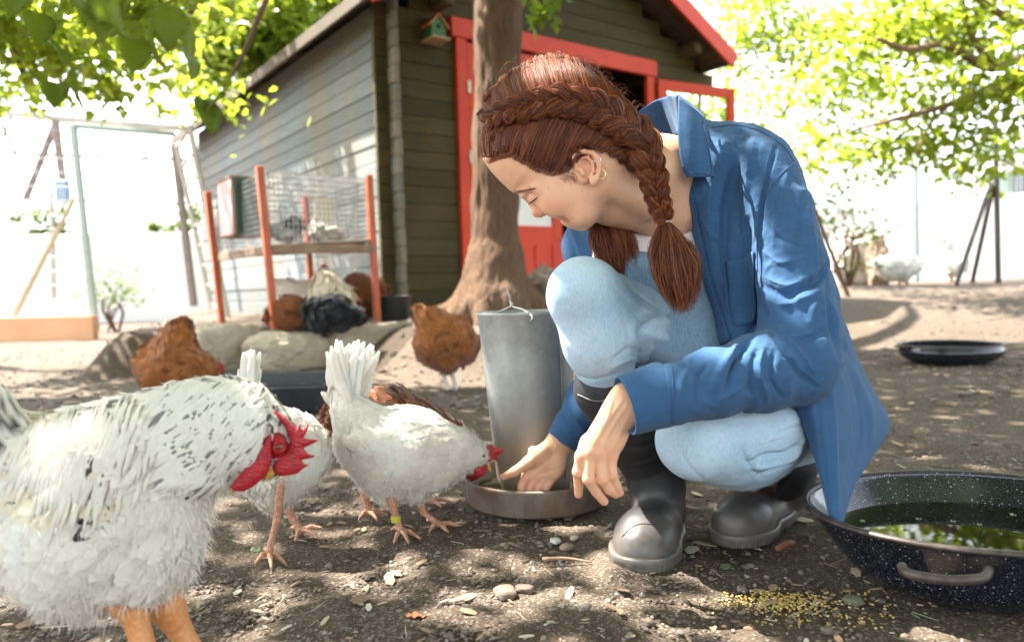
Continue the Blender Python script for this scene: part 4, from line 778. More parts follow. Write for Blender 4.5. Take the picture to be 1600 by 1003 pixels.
def bird(name, label, cat, D, chains, flat=1.15, k=.03, h=.004, col=(.8, .77, .7), nf=1500, fl=.02, fw=.3, tail=None, comb=None, wattle=None, beak=None, eye=None, legs=(), legm=None, patt=None, seed=1, group=None, lift=.12, bar=0, barL=.02, droop=0.0, combm=None, wings=(), bandless=True, rough=.004, extra_chain=None, taill=None, ceth=.004, dirch=None, tip=None, bumps=()):
    """chains: lists of (px, py, radius px[, extra depth]) from tail to head"""
    CH, RR = [], []
    for ch in chains: CH.append([P(q[0], q[1], D+(q[3] if len(q) > 3 else 0)) for q in ch]); RR.append([q[2]*D/FPX for q in ch])
    al = np.vstack(CH); mr = max(max(r) for r in RR)+.02; sd = Sdf(al.min(0)-mr, al.max(0)+mr, h)
    for c, r in zip(CH, RR): sd.chain(c, r, k, flat=(_F, flat))
    for (bx, by, brx, bry, bd_, bt_, ba) in bumps: sd.ell(P(bx, by, D+bd_), (brx*D/FPX, bt_, bry*D/FPX), roty(ba), .006)
    g = sd.mesh(2); g = displace(g, lambda V: fbm(V, .35/mr*6, 3, seed)*rough)
    al2 = [P(*L_[2], D+L_[4]) for L_ in legs] if legs else [al[al[:, 2].argmin()]]
    base = np.array([g[0][:, 0].mean(), g[0][:, 1].mean(), min(q[2] for q in al2)-.004]); o = empty(name, label, cat, base, group)
    r = np.random.RandomState(seed); cf = colf(col, .1, patt); obj('body', g, M_FEA, o, col=cf(g[0], r))
    dch = [np.array(c) for c in CH] if dirch is None else [np.array([P(q[0], q[1], D) for q in c]) for c in dirch]
    if nf:
        fg, fc = feathers(g, nf, fl, fw, dch, cf, lift, seed, droop=droop, tip=tip)
        if bar: bg_ = barbs(g, bar, barL, .0005, lambda p: np.tile([0, 0, -.8], (len(p), 1)), seed+5, sel=lambda c_: np.clip((al[:, 2].mean()+.03-c_[:, 2])*30, .02, 1)); fc = np.vstack([fc, cf(bg_[0], r)]); fg = join([fg, bg_])
        obj('plumage', fg, M_FEA, o, col=fc, kind='stuff')
    for (a, b, w, off) in (tail or ()):
        A, B = P(*a, D+off), P(*b, D+off); Mx = catmull([A, (A+B)/2+unit(np.cross(B-A, _F))*.006, B], 7); n = 7; ww = w*D/FPX*np.array([.45, .75, .95, 1, .95, .75, .2]); s_ = unit(np.cross(B-A, _F)); rows = [Mx+s_*(ww*q)[:, None]+_F*(abs(q)*.25*ww)[:, None] for q in (-1, -.5, 0, .5, 1)]
        gt = gridsurf(np.array(rows), .0006); obj('tail_feather', gt, M_FEA, o, col=cf(gt[0], r) if taill is None else colf(taill, .1)(gt[0], r))
    for w in wings:
        gw = patch([[(x, y, D-mr*.78+(q[2] if len(q) > 2 else 0)) for q in row for x, y in [q[:2]]] for row in w], 8, 12, .004); obj('wing', gw, M_FEA, o, col=cf(gw[0], r))
    if comb is not None: obj('comb', sheetpoly(comb, D-.002, ceth), combm or M_COMB, o)
    for s_ in ((-1, 1) if wattle is not None else ()): obj('wattle', sheetpoly(wattle, D+s_*.007, ceth*.8), combm or M_COMB, o)
    if beak is not None: A, B = P(*beak[0], D), P(*beak[1], D); obj('beak', tube([A, A*.5+B*.5+[0, 0, .001], B], [beak[2], beak[2]*.7, beak[2]*.12], 8, up=_F), M_BEAK, o)
    if eye is not None:
        for s_ in (-1, 1):
            e = P(eye[0], eye[1], D+s_*eye[3]); ei = ico(2); q = obj('eye', xf(ei, e, None, eye[2]), M_EYE, o); obj('pupil', xf(ei, e+_F*s_*eye[2]*.55, None, eye[2]*.58), M_PUP, q)
    for L_ in legs: foot(o, legm or M_LEGP, L_[0], L_[1], L_[2], L_[3], D, dz=L_[4], r=L_[5] if len(L_) > 5 else (.011, .006, .0055))
    return o
# --- rooster in front
def rpatt(p, c, r):
    x, y, d = proj(p); c = c.copy(); nk = np.clip((x-250)/60, 0, 1)*np.clip((660-(y-(x-330)*.5))/1+60, 0, 1)
    c *= np.array([1, .985, .94])
    n = r.rand(len(p)); u = (x < 40) & (y < 740) & (n < .25); c[u] = c[u]*.12
    sad = (x < 190) & (x > 40) & (y > 640) & (y < 800) & ~u; c[sad] *= np.array([.98, .93, .8]); 
    b = (x > 138) & (x < 172) & (y > 765) & (y < 832) & (n < .45); c[b] = .012
    f = (x > 405) & (y > 655); c[f] = c[f]
    return c
def rtip(p, r):
    x, y, d = proj(p); n = r.rand(len(p)); return (n < np.where((x > 285) & (y < 780), .4, np.where(y < 640, .12, np.where((x < 60) & (y < 760), .3, .004))))
rc = bird('rooster', 'big white speckled rooster with red comb, head bent down, at the left front', 'rooster', .86,
  [[(-50, 650, 44), (20, 722, 66), (105, 752, 92), (190, 735, 98), (255, 704, 87)], [(60, 800, 90), (150, 820, 108), (228, 800, 88)], [(50, 850, 70), (130, 862, 78), (238, 862, 66)], [(255, 704, 88), (312, 674, 71), (362, 656, 54), (398, 672, 42), (428, 696, 22, .004), (434, 708, 16, .004)]],
  flat=1.12, k=.035, h=.0035, col=(.82, .79, .74), tip=rtip, nf=16000, fl=lambda p: np.where(proj(p)[0] > 270, .016, .026), fw=.27, patt=rpatt, seed=3, lift=.025, bar=6000, barL=.011, droop=.35, rough=.004,
  tail=[((20, 660), (-60, 560), 20, 0), ((20, 680), (-90, 620), 22, .02), ((30, 660), (-20, 590), 14, -.02), ((50, 690), (-10, 596), 13, -.04), ((40, 700), (-35, 610), 14, -.05), ((38, 715), (-45, 640), 14, -.05), ((55, 672), (2, 600), 10, -.03), ((35, 730), (-40, 665), 13, -.055)],
  legs=[((190, 930), (212, 965), (238, 1062), [(285, 1085, -.02), (250, 1098, -.05), (210, 1085, -.03), (222, 1066, .03)], -.02, (.021, .0135, .0125)), ((262, 950), (282, 985), (318, 1046), [(372, 1058, -.02), (345, 1072, -.05), (300, 1066, -.03), (296, 1044, .03)], .04, (.021, .0135, .0125))], legm=M_LEGO)
RD = .853
obj('comb', sheetpoly([(428, 640), (436, 645), (446, 652), (455, 661), (463, 668), (470, 660), (470, 671), (475, 670), (484, 658), (480, 674), (474, 684), (487, 686), (502, 686), (487, 694), (474, 700), (481, 708), (495, 713), (480, 717), (471, 718), (475, 724), (484, 726), (473, 732), (466, 739), (455, 742), (441, 744), (431, 741), (425, 734), (425, 722), (432, 712), (443, 706), (451, 697), (453, 686), (447, 672), (438, 657), (430, 648)], RD-.012, .0042), M_COMB, rc)
fc_ = Sdf(P(400, 740, .8)-[.03, .05, .03], P(460, 640, .9)+[.03, .03, .03], .0012); fc_.pillow([(424, 664), (440, 672), (450, 688), (450, 702), (440, 712), (430, 720), (420, 722), (414, 708), (416, 684)], RD-.002, .021, .018, .004).chain([P(436, 692, RD-.021), P(437, 699, RD-.0225), P(436, 704, RD-.021)], [.006, .007, .006], .003); fc_.cone(P(437, 698, RD-.034), P(437, 698, RD-.025), .0042, .0042, .001, 'cut')
obj('face', displace(fc_.mesh(1), lambda V: fbm(V, 400, 2, 3)*.0006), M_COMB, rc)
e_ = obj('eye', xf(ico(3), P(437, 698, RD-.0235), None, .0046), M_EYE, rc); obj('pupil', xf(ico(2), P(436.5, 698, RD-.0262), None, .0023), M_PUP, e_)
for dz in (-.022, .012): obj('wattle', sheetpoly([(424, 676), (414, 683), (402, 698), (386, 724), (372, 744), (359, 760), (364, 767), (380, 768), (396, 760), (408, 750), (418, 738), (424, 722), (426, 706)], RD+dz, .0058), M_COMB, rc)
obj('earlobe', sheetpoly([(428, 664), (434, 668), (433, 676), (427, 676)], RD-.022, .004), simple('white_lobe', (.75, .68, .6)), rc)
obj('beak', tube([P(424, 716, RD-.004), P(424, 732, RD-.008), P(419, 743, RD-.01), P(410, 751, RD-.01)], [.0095, .0085, .0055, .0008], 10, flat=.7, up=_F), M_BEAK, rc); obj('lower_beak', tube([P(418, 718, RD-.004), P(415, 733, RD-.008), P(412, 742, RD-.01)], [.006, .0045, .001], 8, up=_F), M_BEAK, rc)
# long hackle and saddle feathers hanging over the side
def longf(n, x0, x1, y0, y1, bdir, L, w, seed, dd, cols):
    r = np.random.RandomState(seed); B = bvh_r; vs, cs = [], []
    for _ in range(n):
        x, y = x0+(x1-x0)*r.rand(), y0+(y1-y0)*r.rand(); l0 = L
        if L > 60: x, y = 118+48*r.randn(), 672+34*r.randn(); l0 = L*(1-.5*min(1, abs(x-118)/110))
        d = unit(np.array(bdir(x, y))); l = l0*(.6+.7*r.rand()); pts = []
        for k in range(6):
            f = k/5; px_, py_ = x+d[0]*l*f+(r.rand()-.5)*3*f, y+d[1]*l*f+6*f*f*(d[1]+.3); q, nn = hit(B, px_, py_, .003+.003*math.sin(f*3))
            if q is None: break
            pts.append(q)
        if len(pts) < 4: continue
        pts = np.array(pts); m_ = len(pts); ww = w*np.sin(np.linspace(.5, 3.05, m_)); s_ = np.cross(np.gradient(pts, axis=0), _F); s_ /= np.linalg.norm(s_, axis=1)[:, None]+1e-9
        g_ = gridsurf(np.array([pts-s_*ww[:, None], pts-_F*.0008, pts+s_*ww[:, None]])); vs.append(g_); cs.append(np.tile(cols(x, y, r), (len(g_[0]), 1)))
    return join(vs), np.vstack(cs)
gr_ = [q for q in rc.children if q.name.startswith('body')][0]; dgv = np.empty(len(gr_.data.vertices)*3); gr_.data.vertices.foreach_get('co', dgv); dgv = dgv.reshape(-1, 3)+np.array(rc.location); ff = [tuple(p.vertices) for p in gr_.data.polygons]; bvh_r = BVHTree.FromPolygons([Vector(v) for v in dgv], ff)
def hcol(x, y, r): c = np.array([.8, .77, .69])*(.92+.12*r.rand()); return c*.3 if r.rand() < .12 else c
def scol(x, y, r): c = np.array([.81, .77, .69])*(.9+.12*r.rand()); return c*.08 if (150 < x < 185 and y > 690 and r.rand() < .3) else c
g1, c1 = longf(900, 270, 415, 598, 740, lambda x, y: (-.85, .55) if x < 330 else (-.75, .75), 42, .0032, 4, 0, hcol)
g2, c2 = longf(620, 40, 200, 622, 760, lambda x, y: (-.3-.25*(x < 60), 1), 74, .0024, 5, 0, scol)
obj('hackle_and_saddle', join([g1, g2]), M_FEA, rc, col=np.vstack([c1, c2]), kind='stuff')
# --- white hen at the feeder
WH = (.85, .8, .73)
def fan(base, tips, w, dz=.004, k=1):
    r = np.random.RandomState(len(tips)); out = []
    for j in range(k):
        for i, t_ in enumerate(tips): b_ = base[(i+j) % len(base)]; o_ = r.randn(4)*(3 if k > 1 else 0); out.append(((b_[0]+o_[0], b_[1]+o_[1]), (t_[0]+o_[2]*1.5, t_[1]+abs(o_[3])*3), w, dz*(i-len(tips)/2)*(1 if j == 0 else .8)+.003*j))
    return out
bird('hen', 'white hen with tall upright tail pecking at the feeder tray', 'hen', 1.42,
  [[(535, 625, 20), (556, 655, 30), (590, 690, 50), (640, 702, 62), (690, 708, 46), (728, 704, 25), (752, 712, 13)], [(560, 700, 30), (600, 735, 34), (660, 728, 36)], [(652, 745, 20), (650, 775, 12)], [(602, 755, 20), (608, 782, 12)]],
  k=.028, h=.0035, col=WH, nf=7500, fl=.019, fw=.3, seed=11, bar=5000, barL=.005, lift=.02, bumps=((612, 698, 68, 24, -.052, .016, .1),), rough=.0025,
  tail=fan([(548, 640), (555, 645), (540, 632)], [(520, 540), (532, 530), (546, 536), (560, 528), (574, 526), (582, 545), (512, 560), (508, 590), (512, 615), (578, 580), (526, 555), (552, 545), (568, 545), (515, 575), (540, 560), (585, 532)], 9, .0035, 3),
  comb=[(757, 697), (766, 694), (775, 699), (788, 702), (783, 709), (777, 712), (780, 722), (772, 718), (764, 722), (757, 712)], wattle=[(742, 724), (755, 722), (762, 728), (758, 742), (748, 746), (740, 738)], beak=((758, 722), (768, 738), .006), eye=(755, 712, .0036, .0135), combm=M_COMB, ceth=.005,
  wings=[[[(540, 700), (600, 702), (660, 716)], [(560, 716), (600, 722), (655, 724)], [(580, 726), (610, 728), (650, 728)]]][:0],
  legs=[((608, 770), (618, 805), (627, 828), [(655, 840, -.02), (638, 846, -.05), (616, 846, -.03), (612, 826, .03)], -.018), ((650, 770), (662, 800), (684, 818), [(720, 822, 0), (702, 834, -.03), (672, 828, -.02), (668, 812, .03)], .022)])
obj('leg_band', lathe([(.009, 0), (.0095, .006), (.0095, .008), (.009, .012)], 14, P(619, 815, 1.403)), simple('yellow_band', (.55, .5, .05)), bpy.data.objects['hen'])
# --- brown hen behind it
def bpatt(p, c, r): c = c.copy(); n = r.rand(len(p)); c[n < .18] = c[n < .18]*.35; u = n > .86; c[u] = c[u]*1.6+.03; return c
BR = (.2, .065, .022)
bird('hen', 'reddish brown hen half hidden behind the white hen at the feeder', 'hen', 1.58,
  [[(520, 668, 18), (560, 660, 44), (610, 665, 54), (660, 676, 42), (705, 692, 26), (738, 722, 14)]], k=.03, h=.005, col=BR, nf=1800, fl=.03, fw=.3, patt=bpatt, seed=12,
  tail=fan([(530, 660)], [(500, 640), (508, 628), (516, 650)], 12), comb=[(744, 716), (758, 718), (766, 730), (756, 734), (744, 728)], wattle=[(730, 732), (745, 732), (748, 748), (736, 752), (728, 744)], beak=((744, 734), (752, 746), .006),
  legs=[((566, 700), (568, 765), (576, 800), [(604, 804, 0), (588, 810, -.03), (562, 808, -.02)], -.08, (.012, .0085, .007)), ((620, 700), (650, 760), (668, 780), [(705, 784, 0), (688, 790, -.03), (660, 788, -.02)], .03, (.012, .0085, .007))])
# --- white hen behind the rooster
bird('hen', 'white hen standing behind the bent head of the rooster', 'hen', 1.33,
  [[(392, 620, 14), (410, 665, 34), (440, 695, 52), (455, 712, 52), (430, 730, 44)], [(455, 720, 40), (432, 765, 26), (425, 785, 14)], [(430, 730, 34), (395, 735, 22), (374, 752, 13)]], k=.03, h=.004, col=WH, nf=4200, fl=.018, fw=.3, seed=13, bar=2500, barL=.006, lift=.04,
  tail=fan([(398, 630)], [(384, 546), (392, 542), (400, 548), (380, 570), (404, 575)], 7, .004, 3), comb=[(362, 750), (370, 744), (380, 748), (376, 756), (364, 758)], beak=((368, 762), (360, 770), .005),
  legs=[((440, 735), (433, 812), (420, 862), [(446, 880, -.01), (424, 885, -.04), (400, 878, -.03), (412, 858, .03)], -.05, (.008, .0062, .0056)), ((444, 780), (458, 812), (470, 828), [(502, 824, 0), (494, 836, -.03), (462, 842, -.03), (455, 824, .03)], .09, (.011, .0065, .006))])
# --- brown hens further off
def bp2(p, c, r): c = c.copy(); n = r.rand(len(p)); c[n < .1] *= .55; c[n > .8] *= 1.25; return c
OR = (.36, .13, .035)
bird('hen', 'ruffled orange brown hen with its back turned, beside the kerb stones', 'hen', 3.3,
  [[(285, 515, 12), (275, 545, 30), (268, 575, 42), (290, 588, 38), (318, 578, 20), (334, 580, 9)], [(240, 580, 24), (262, 590, 30)]], k=.06, h=.01, col=OR, nf=2800, fl=.036, fw=.3, patt=bp2, seed=14, lift=.16, rough=.015,
  tail=fan([(285, 540)], [(292, 494), (300, 500), (268, 508), (256, 520), (306, 520), (246, 538)], 9), taill=(.06, .03, .02), comb=[(334, 574), (341, 565), (349, 569), (352, 580), (344, 586)], beak=((338, 588), (346, 594), .009),
  legs=[((262, 610), (264, 630), (266, 645), [(280, 650, 0), (262, 656, -.05), (252, 650, 0)], 0), ((300, 610), (302, 630), (304, 645), [(318, 650, 0), (302, 656, -.05), (292, 650, 0)], 0)])
bird('hen', 'fluffy ginger hen standing between the tree roots and the feeder', 'hen', 3.45,
  [[(660, 490, 8), (672, 510, 22), (692, 528, 38), (712, 530, 30), (728, 540, 16), (727, 560, 9)], [(690, 545, 32), (700, 562, 18)]], k=.05, h=.01, col=OR, nf=2800, fl=.034, fw=.3, patt=bp2, seed=15, lift=.14, rough=.015,
  tail=fan([(668, 508)], [(656, 474), (662, 480), (668, 486), (652, 490)], 6), comb=[(722, 556), (728, 556), (730, 562), (724, 564)], wattle=[(720, 566), (726, 566), (727, 578), (721, 578)], beak=((724, 568), (722, 580), .006), legm=M_LEGW,
  legs=[((690, 575), (695, 592), (700, 606), [(712, 610, 0), (700, 613, -.04), (692, 610, 0)], 0, (.018, .011, .01)), ((704, 575), (708, 590), (713, 604), [(724, 607, 0), (714, 610, -.04), (705, 608, 0)], .03, (.018, .011, .01))])
def far(lab, D, ch, col, comb=None, legs=(), n=260, tail=None, patt=None, seed=1, cat='hen', name='hen', beak=None, legm=None, wattle=None): return bird(name, lab, cat, D, ch, k=.05, h=.013, col=col, nf=n, fl=.07, fw=.32, comb=comb, legs=legs, tail=tail, patt=patt, seed=seed, rough=.008, lift=.15, beak=beak, ceth=.012, legm=legm, wattle=wattle)
far('cream hen with red comb sitting upright under the cage', 4.75, [[(538, 488, 18), (524, 472, 29), (512, 452, 23), (507, 434, 11), (505, 424, 6.5)]], (.75, .66, .5), comb=[(500, 416), (507, 412), (513, 418), (510, 428), (502, 426)], beak=((500, 424), (493, 426), .01), wattle=[(502, 430), (508, 430), (508, 442), (502, 440)], seed=21)
far('pale hen resting behind the others under the cage', 5.3, [[(440, 448, 10), (462, 462, 22), (490, 462, 24), (500, 450, 14)]], (.78, .7, .58), seed=22, tail=[((448, 455), (432, 435), 6, 0)], beak=((508, 446), (515, 448), .008))
far('russet hen lying down left of the black one under the cage', 4.5, [[(438, 492, 16), (455, 490, 24), (478, 492, 20)], ], (.26, .09, .03), patt=bp2, seed=23, comb=[(430, 478), (436, 476), (440, 482), (433, 486)], beak=((430, 486), (424, 488), .01))
far('glossy black hen lying under the front of the cage', 4.45, [[(545, 494, 14), (525, 492, 24), (500, 492, 26), (484, 488, 16)]], (.012, .012, .016), seed=24, comb=[(520, 476), (526, 474), (527, 488), (521, 488)], beak=((478, 486), (472, 490), .009))
far('chestnut hen standing behind the right cage post', 5.05, [[(590, 480, 16), (575, 465, 28), (560, 450, 20), (553, 436, 9)], [(565, 478, 18), (566, 490, 12)]], (.22, .07, .025), patt=bp2, seed=25, legs=[((560, 490), (560, 497), (560, 502), [(552, 504, 0), (566, 504, 0)], 0, (.018, .01, .009)), ((572, 490), (573, 497), (573, 502), [(565, 504, 0), (580, 504, 0)], 0, (.018, .01, .009))], comb=[(548, 428), (554, 424), (558, 430), (552, 434)], beak=((548, 438), (542, 442), .008))
far('black and white bantam standing inside the wire cage', 5.0, [[(440, 362, 9), (455, 360, 12), (459, 346, 8), (458, 340, 6)]], (.5, .5, .5), patt=lambda p, c, r: np.where((proj(p)[1] < 350)[:, None], .02, c), seed=26, name='bantam', cat='bantam', n=120, beak=((452, 341), (448, 343), .006))
far('grey bantam crouching at the board inside the cage', 5.0, [[(520, 366, 9), (505, 364, 11), (494, 358, 8), (491, 351, 5)]], (.35, .33, .3), seed=27, name='bantam', cat='bantam', n=120, beak=((487, 352), (483, 354), .006))
GW = (.7, .7, .68)
far('white goose grazing beside the upright brown rock', 10.0, [[(1372, 414, 8), (1392, 418, 20), (1410, 416, 22), (1428, 414, 12), (1437, 408, 5)], [(1412, 425, 12), (1414, 434, 6)]], GW, seed=31, name='goose', cat='goose', legs=[((1404, 430), (1405, 438), (1406, 444), [(1396, 447, 0), (1411, 447, 0)], 0, (.03, .018, .016)), ((1416, 430), (1417, 438), (1418, 443), [(1408, 446, 0), (1423, 446, 0)], .05, (.03, .018, .016))], n=200, beak=((1438, 408), (1446, 414), .03), legm=M_LEGO)
far('white goose standing with raised neck by the slanting stays', 10.0, [[(1478, 405, 8), (1488, 414, 17), (1500, 412, 13), (1486, 398, 7), (1482, 384, 5), (1480, 374, 6)]], GW, seed=32, name='goose', cat='goose', legs=[((1486, 428), (1487, 436), (1487, 443), [(1478, 446, 0), (1492, 446, 0)], 0, (.03, .018, .016)), ((1496, 428), (1497, 436), (1497, 443), [(1488, 446, 0), (1503, 446, 0)], .05, (.03, .018, .016))], n=200, beak=((1476, 374), (1469, 377), .03), legm=M_LEGO)
# ============================================================ THE WOMAN
PB = P(1120, 850, 1.32); PB[2] = 0.0
wo = empty('person', 'crouching person with auburn braids, open blue shirt and pale jeans, reaching into the feeder tray', 'person', PB)
# ---- materials
t = NT('skin'); a = t.attr(); c = t.mix(t.ramp(t.noise(26, 6, .65), [(.3, 0.0), (.75, .42)]), a, (.6, .26, .17)); c = t.mix(t.ramp(t.voro(240), [(.05, .35), (.1, 0.0)]), c, (.4, .18, .1))
c = t.mix(t.math('MULTIPLY', t.ramp(t.noise(55, 2), [(.55, 0.0), (.6, 1.0)]), .06), c, (.45, .2, .12))
M_SKIN = t.set(c, t.ramp(t.noise(120, 3), [(.3, .4), (.7, .55)]), t.bump(t.math('ADD', t.noise(700, 3, .6), t.math('MULTIPLY', t.voro(900), .5)), .00035, .7), spec=.4, **{'Subsurface Weight': .18, 'Subsurface Radius': (.012, .004, .002), 'Subsurface Scale': .6})
t = NT('chambray_cotton'); wv = t.noise(26, 5, .6); w1_ = t.n('ShaderNodeTexWave', wave_type='BANDS', bands_direction='X'); w1_.inputs['Scale'].default_value = 420; w1_.inputs['Distortion'].default_value = 2.5; w1_.inputs['Detail'].default_value = 2; t.l(t.tc.outputs['Object'], w1_.inputs[0])
w2_ = t.n('ShaderNodeTexWave', wave_type='BANDS', bands_direction='Z'); w2_.inputs['Scale'].default_value = 420; w2_.inputs['Distortion'].default_value = 2.5; w2_.inputs['Detail'].default_value = 2; t.l(t.tc.outputs['Object'], w2_.inputs[0])
sl1 = t.ramp(t.noise(40, 3, .6, t.map((1, 1, 9))), [(.35, 0.0), (.7, 1.0)]); sl2 = t.ramp(t.noise(40, 3, .6, t.map((9, 9, 1))), [(.35, 0.0), (.7, 1.0)])
c = t.mix(t.ramp(wv, [(.3, 0.0), (.7, 1.0)]), (.024, .068, .15), (.03, .082, .172)); c = t.mix(t.math('MULTIPLY', sl1, .22), c, (.06, .14, .27)); c = t.mix(t.math('MULTIPLY', sl2, .2), c, (.02, .075, .2)); c = t.mix(t.math('MULTIPLY', t.noise(600, 2), .22), c, (.07, .155, .28))
bm = t.bump(t.math('ADD', t.noise(500, 2, .6, t.map((1, 1, 6))), t.noise(500, 2, .6, t.map((6, 6, 1)))), .0004, .5); bm = t.bump(t.noise(22, 5, .6), .004, .5, bm); M_SHIRT = t.set(c, .85, bm, spec=.15, **{'Sheen Weight': .08, 'Sheen Roughness': .5})
def denim(name, a_, b_):
    t = NT(name); wf = t.noise(260, 3, .7, t.map((3, 3, .6), (0, .6, 0)))
    c = t.mix(t.ramp(t.noise(9, 5, .6), [(.35, 0.0), (.68, 1.0)]), a_, b_); c = t.mix(t.ramp(wf, [(.4, 0.0), (.62, .32)]), c, tuple(min(.7, x*1.6+.06) for x in a_)); c = t.mix(t.ramp(t.noise(160, 4, .7), [(.5, 0.0), (.7, .3)]), c, tuple(x*.75 for x in b_))
    return t.set(c, .9, t.bump(t.noise(30, 5), .003, .4, t.bump(wf, .0006, .6)), spec=.12, **{'Sheen Weight': .05})
M_JEAN = denim('pale_denim', (.38, .51, .6), (.22, .37, .5)); M_BIB = denim('mid_denim', (.17, .26, .34), (.12, .2, .28))
M_TEE = simple('white_jersey', (.78, .72, .7), (.7, .63, .62), 12, .85, .001, 500); M_STI = simple('blue_thread', (.02, .06, .17), (.03, .08, .2), 300, .8); M_STW = simple('pale_thread', (.5, .58, .62), None, 300, .8)
t = NT('black_rubber'); n_ = t.noise(18, 6, .65); z_ = t.n('ShaderNodeSeparateXYZ'); t.l(t.tc.outputs['Object'], z_.inputs[0]); dust = t.math('MULTIPLY', t.ramp(t.math('SUBTRACT', z_.outputs[2], t.math('MULTIPLY', n_, .06)), [(.0, .85), (.06, .12)]), t.ramp(n_, [(.3, .5), (.7, 1.0)]))
c = t.mix(dust, (.018, .021, .025), (.15, .13, .11)); M_RUB = t.set(c, t.ramp(n_, [(.3, .34), (.7, .55)]), t.bump(n_, .0015, .5), spec=.5)
M_NEO = simple('black_neoprene', (.012, .013, .016), (.02, .02, .024), 60, .7, .0006, 300)
# ---- head, neck
HD = 1.2
hs = Sdf(P(740, 375, 1.3)-[.02, .26, .02], P(1075, 80, 1.3)+[.02, .12, .02], .0021)
hs.pillow([(752, 225), (765, 165), (795, 132), (835, 106), (870, 97), (912, 108), (948, 138), (975, 172), (990, 210), (985, 262), (960, 275), (900, 280), (830, 285), (768, 262)], HD, .072, .085, .01)
hs.pillow([(759, 236), (764, 258), (771, 271), (784, 286), (799, 298.5), (811, 303.5), (820, 311), (833, 322), (846, 331), (860, 334), (869, 338.5), (877, 338), (884, 344), (896, 351.5), (908, 357.5), (920, 353), (932, 344), (943, 331), (965, 300), (985, 260), (950, 190), (880, 160), (790, 170)], HD, .064, .055, .012)
hs.pillow([(797, 294), (803, 299), (813, 304.5), (824, 317), (831, 328), (838, 336), (845, 339.5), (852, 337), (857, 332), (856, 324), (842, 306), (820, 288)], HD, .0145, .011, .006)
hs.ell(P(850.5, 330, HD-.0125), (.0072, .0055, .006), None, .004); hs.ell(P(840, 332, HD), (.0095, .011, .008), None, .006)
hs.ell(P(855, 336.5, HD-.0105), (.0035, .0028, .0022), None, .002, 'cut')
hs.pillow([(858, 331), (866, 338), (872, 341), (879.5, 340), (882.5, 343), (880, 346), (885, 350), (893, 350), (900, 342), (890, 330), (870, 325)], HD, .021, .012, .004)
hs.ell(P(873.5, 339.5, HD-.002), (.0085, .016, .0032), None, .002); hs.ell(P(883, 345.5, HD-.002), (.0062, .014, .0042), None, .002); hs.cone(P(877, 342, HD-.0), P(884, 340.5, HD-.02), .0012, .0006, .001, 'cut'); hs.cone(P(877, 341, HD-.02), P(893, 333, HD-.03), .0016, .0008, .0025, 'cut')
hs.cone(P(820, 303, HD-.028), P(842, 296, HD-.045), .008, .009, .012)            # brow ridge
hs.ell(P(835, 312, HD-.038), (.0165, .012, .0125), None, .006, 'cut'); hs.ell(P(837, 309.5, HD-.0325), (.0118, .0118, .0108), None, .006)
hs.ell(P(872, 318, HD-.04), (.026, .02, .022), None, .02); hs.ell(P(905, 342, HD-.02), (.02, .03, .014), None, .02)
hs.chain([P(945, 265, HD+.01), P(985, 285, HD+.03), P(1025, 268, HD+.045), P(1075, 262, HD+.08)], [.058, .053, .054, .052], .03)
hs.cone(P(960, 320, HD+.03), P(1050, 330, HD+.07), .035, .05, .03)
# sternomastoid and ear
hs.cone(P(945, 290, HD-.045), P(1015, 330, HD-.0), .009, .01, .02)
ED = HD-.073
hs.ell(P(915, 264, ED+.006), (.017, .006, .023), roty(.35), .004)
hs.ell(P(913, 262, ED-.001), (.0105, .006, .014), roty(.35), .003, 'cut')
hs.chain([P(903, 266, ED+.002), P(897, 256, ED), P(897, 246, ED-.002), P(904, 239, ED-.004), P(914, 237, ED-.006), P(925, 239, ED-.007), P(933, 247, ED-.008), P(937, 258, ED-.007), P(936, 270, ED-.005), P(932, 280, ED-.004)], [.0028, .0034, .0036, .0037, .0038, .004, .004, .004, .004, .0045], .0018)
hs.chain([P(908, 248, ED), P(918, 246, ED-.002), P(926, 254, ED-.003), P(927, 268, ED-.002), P(921, 277, ED-.001)], [.002, .0026, .003, .003, .0026], .002)
hs.ell(P(928, 283, ED-.002), (.0072, .0042, .0078), None, .003); hs.cone(P(908, 266, ED-.001), P(911, 273, ED-.001), .0038, .0034, .002)
gh_ = hs.mesh(1)
gh_ = strokes(gh_, [([(827, 304), (836, 303), (844, 306)], 1.5, -.0006), ([(829, 317), (835, 313.5), (841, 308)], 1.1, -.0006)])
# ---- hands
def nail(par, tip, dir_, nrm, w=.0045, l=.0085):
    d, s_, u = frame(dir_, nrm); s_ = unit(np.cross(d, nrm)); n2 = unit(np.cross(s_, d)); rows = []
    for q in (-1, -.5, 0, .5, 1): rows.append([tip+d*(k*l*.5)*(1-.12*q*q)+s_*q*w+n2*(-.0016*q*q-.0008*k*k) for k in (-1, -.4, .3, .85, 1.05)])
    return obj('fingernail', gridsurf(np.array(rows), .0005), M_NAIL, par)
M_NAIL = simple('fingernail', (.72, .46, .38), (.75, .52, .44), 90, .25)
LH = 1.03
hl = Sdf(P(893, 800, LH)-[.015, .06, .01], P(1010, 575, LH)+[.02, .09, .01], .0013)
hl.pillow([(967, 598), (946, 624), (932, 650), (918, 674), (910, 694), (914, 706), (938, 712), (958, 714), (970, 706), (978, 692), (987, 668), (996, 640), (1000, 600)], LH, .0145, .02, .006)
fl_ = {'index': [(917, 690, 0), (909, 713, -.001), (903.5, 737, .001), (904, 758, .012), (904, 772, .018)], 'middle': [(928, 690, -.003), (923, 707, -.007), (919.5, 748, -.008), (932, 768, .004), (944, 783, .011)], 'ring': [(941, 692, -.002), (938, 710, -.005), (941, 748, -.007), (952, 765, .004), (962, 772, .012)], 'little': [(957, 690, .002), (954.5, 712, -.0), (956.5, 742, -.002), (964, 759, .006), (969, 770, .012)]}
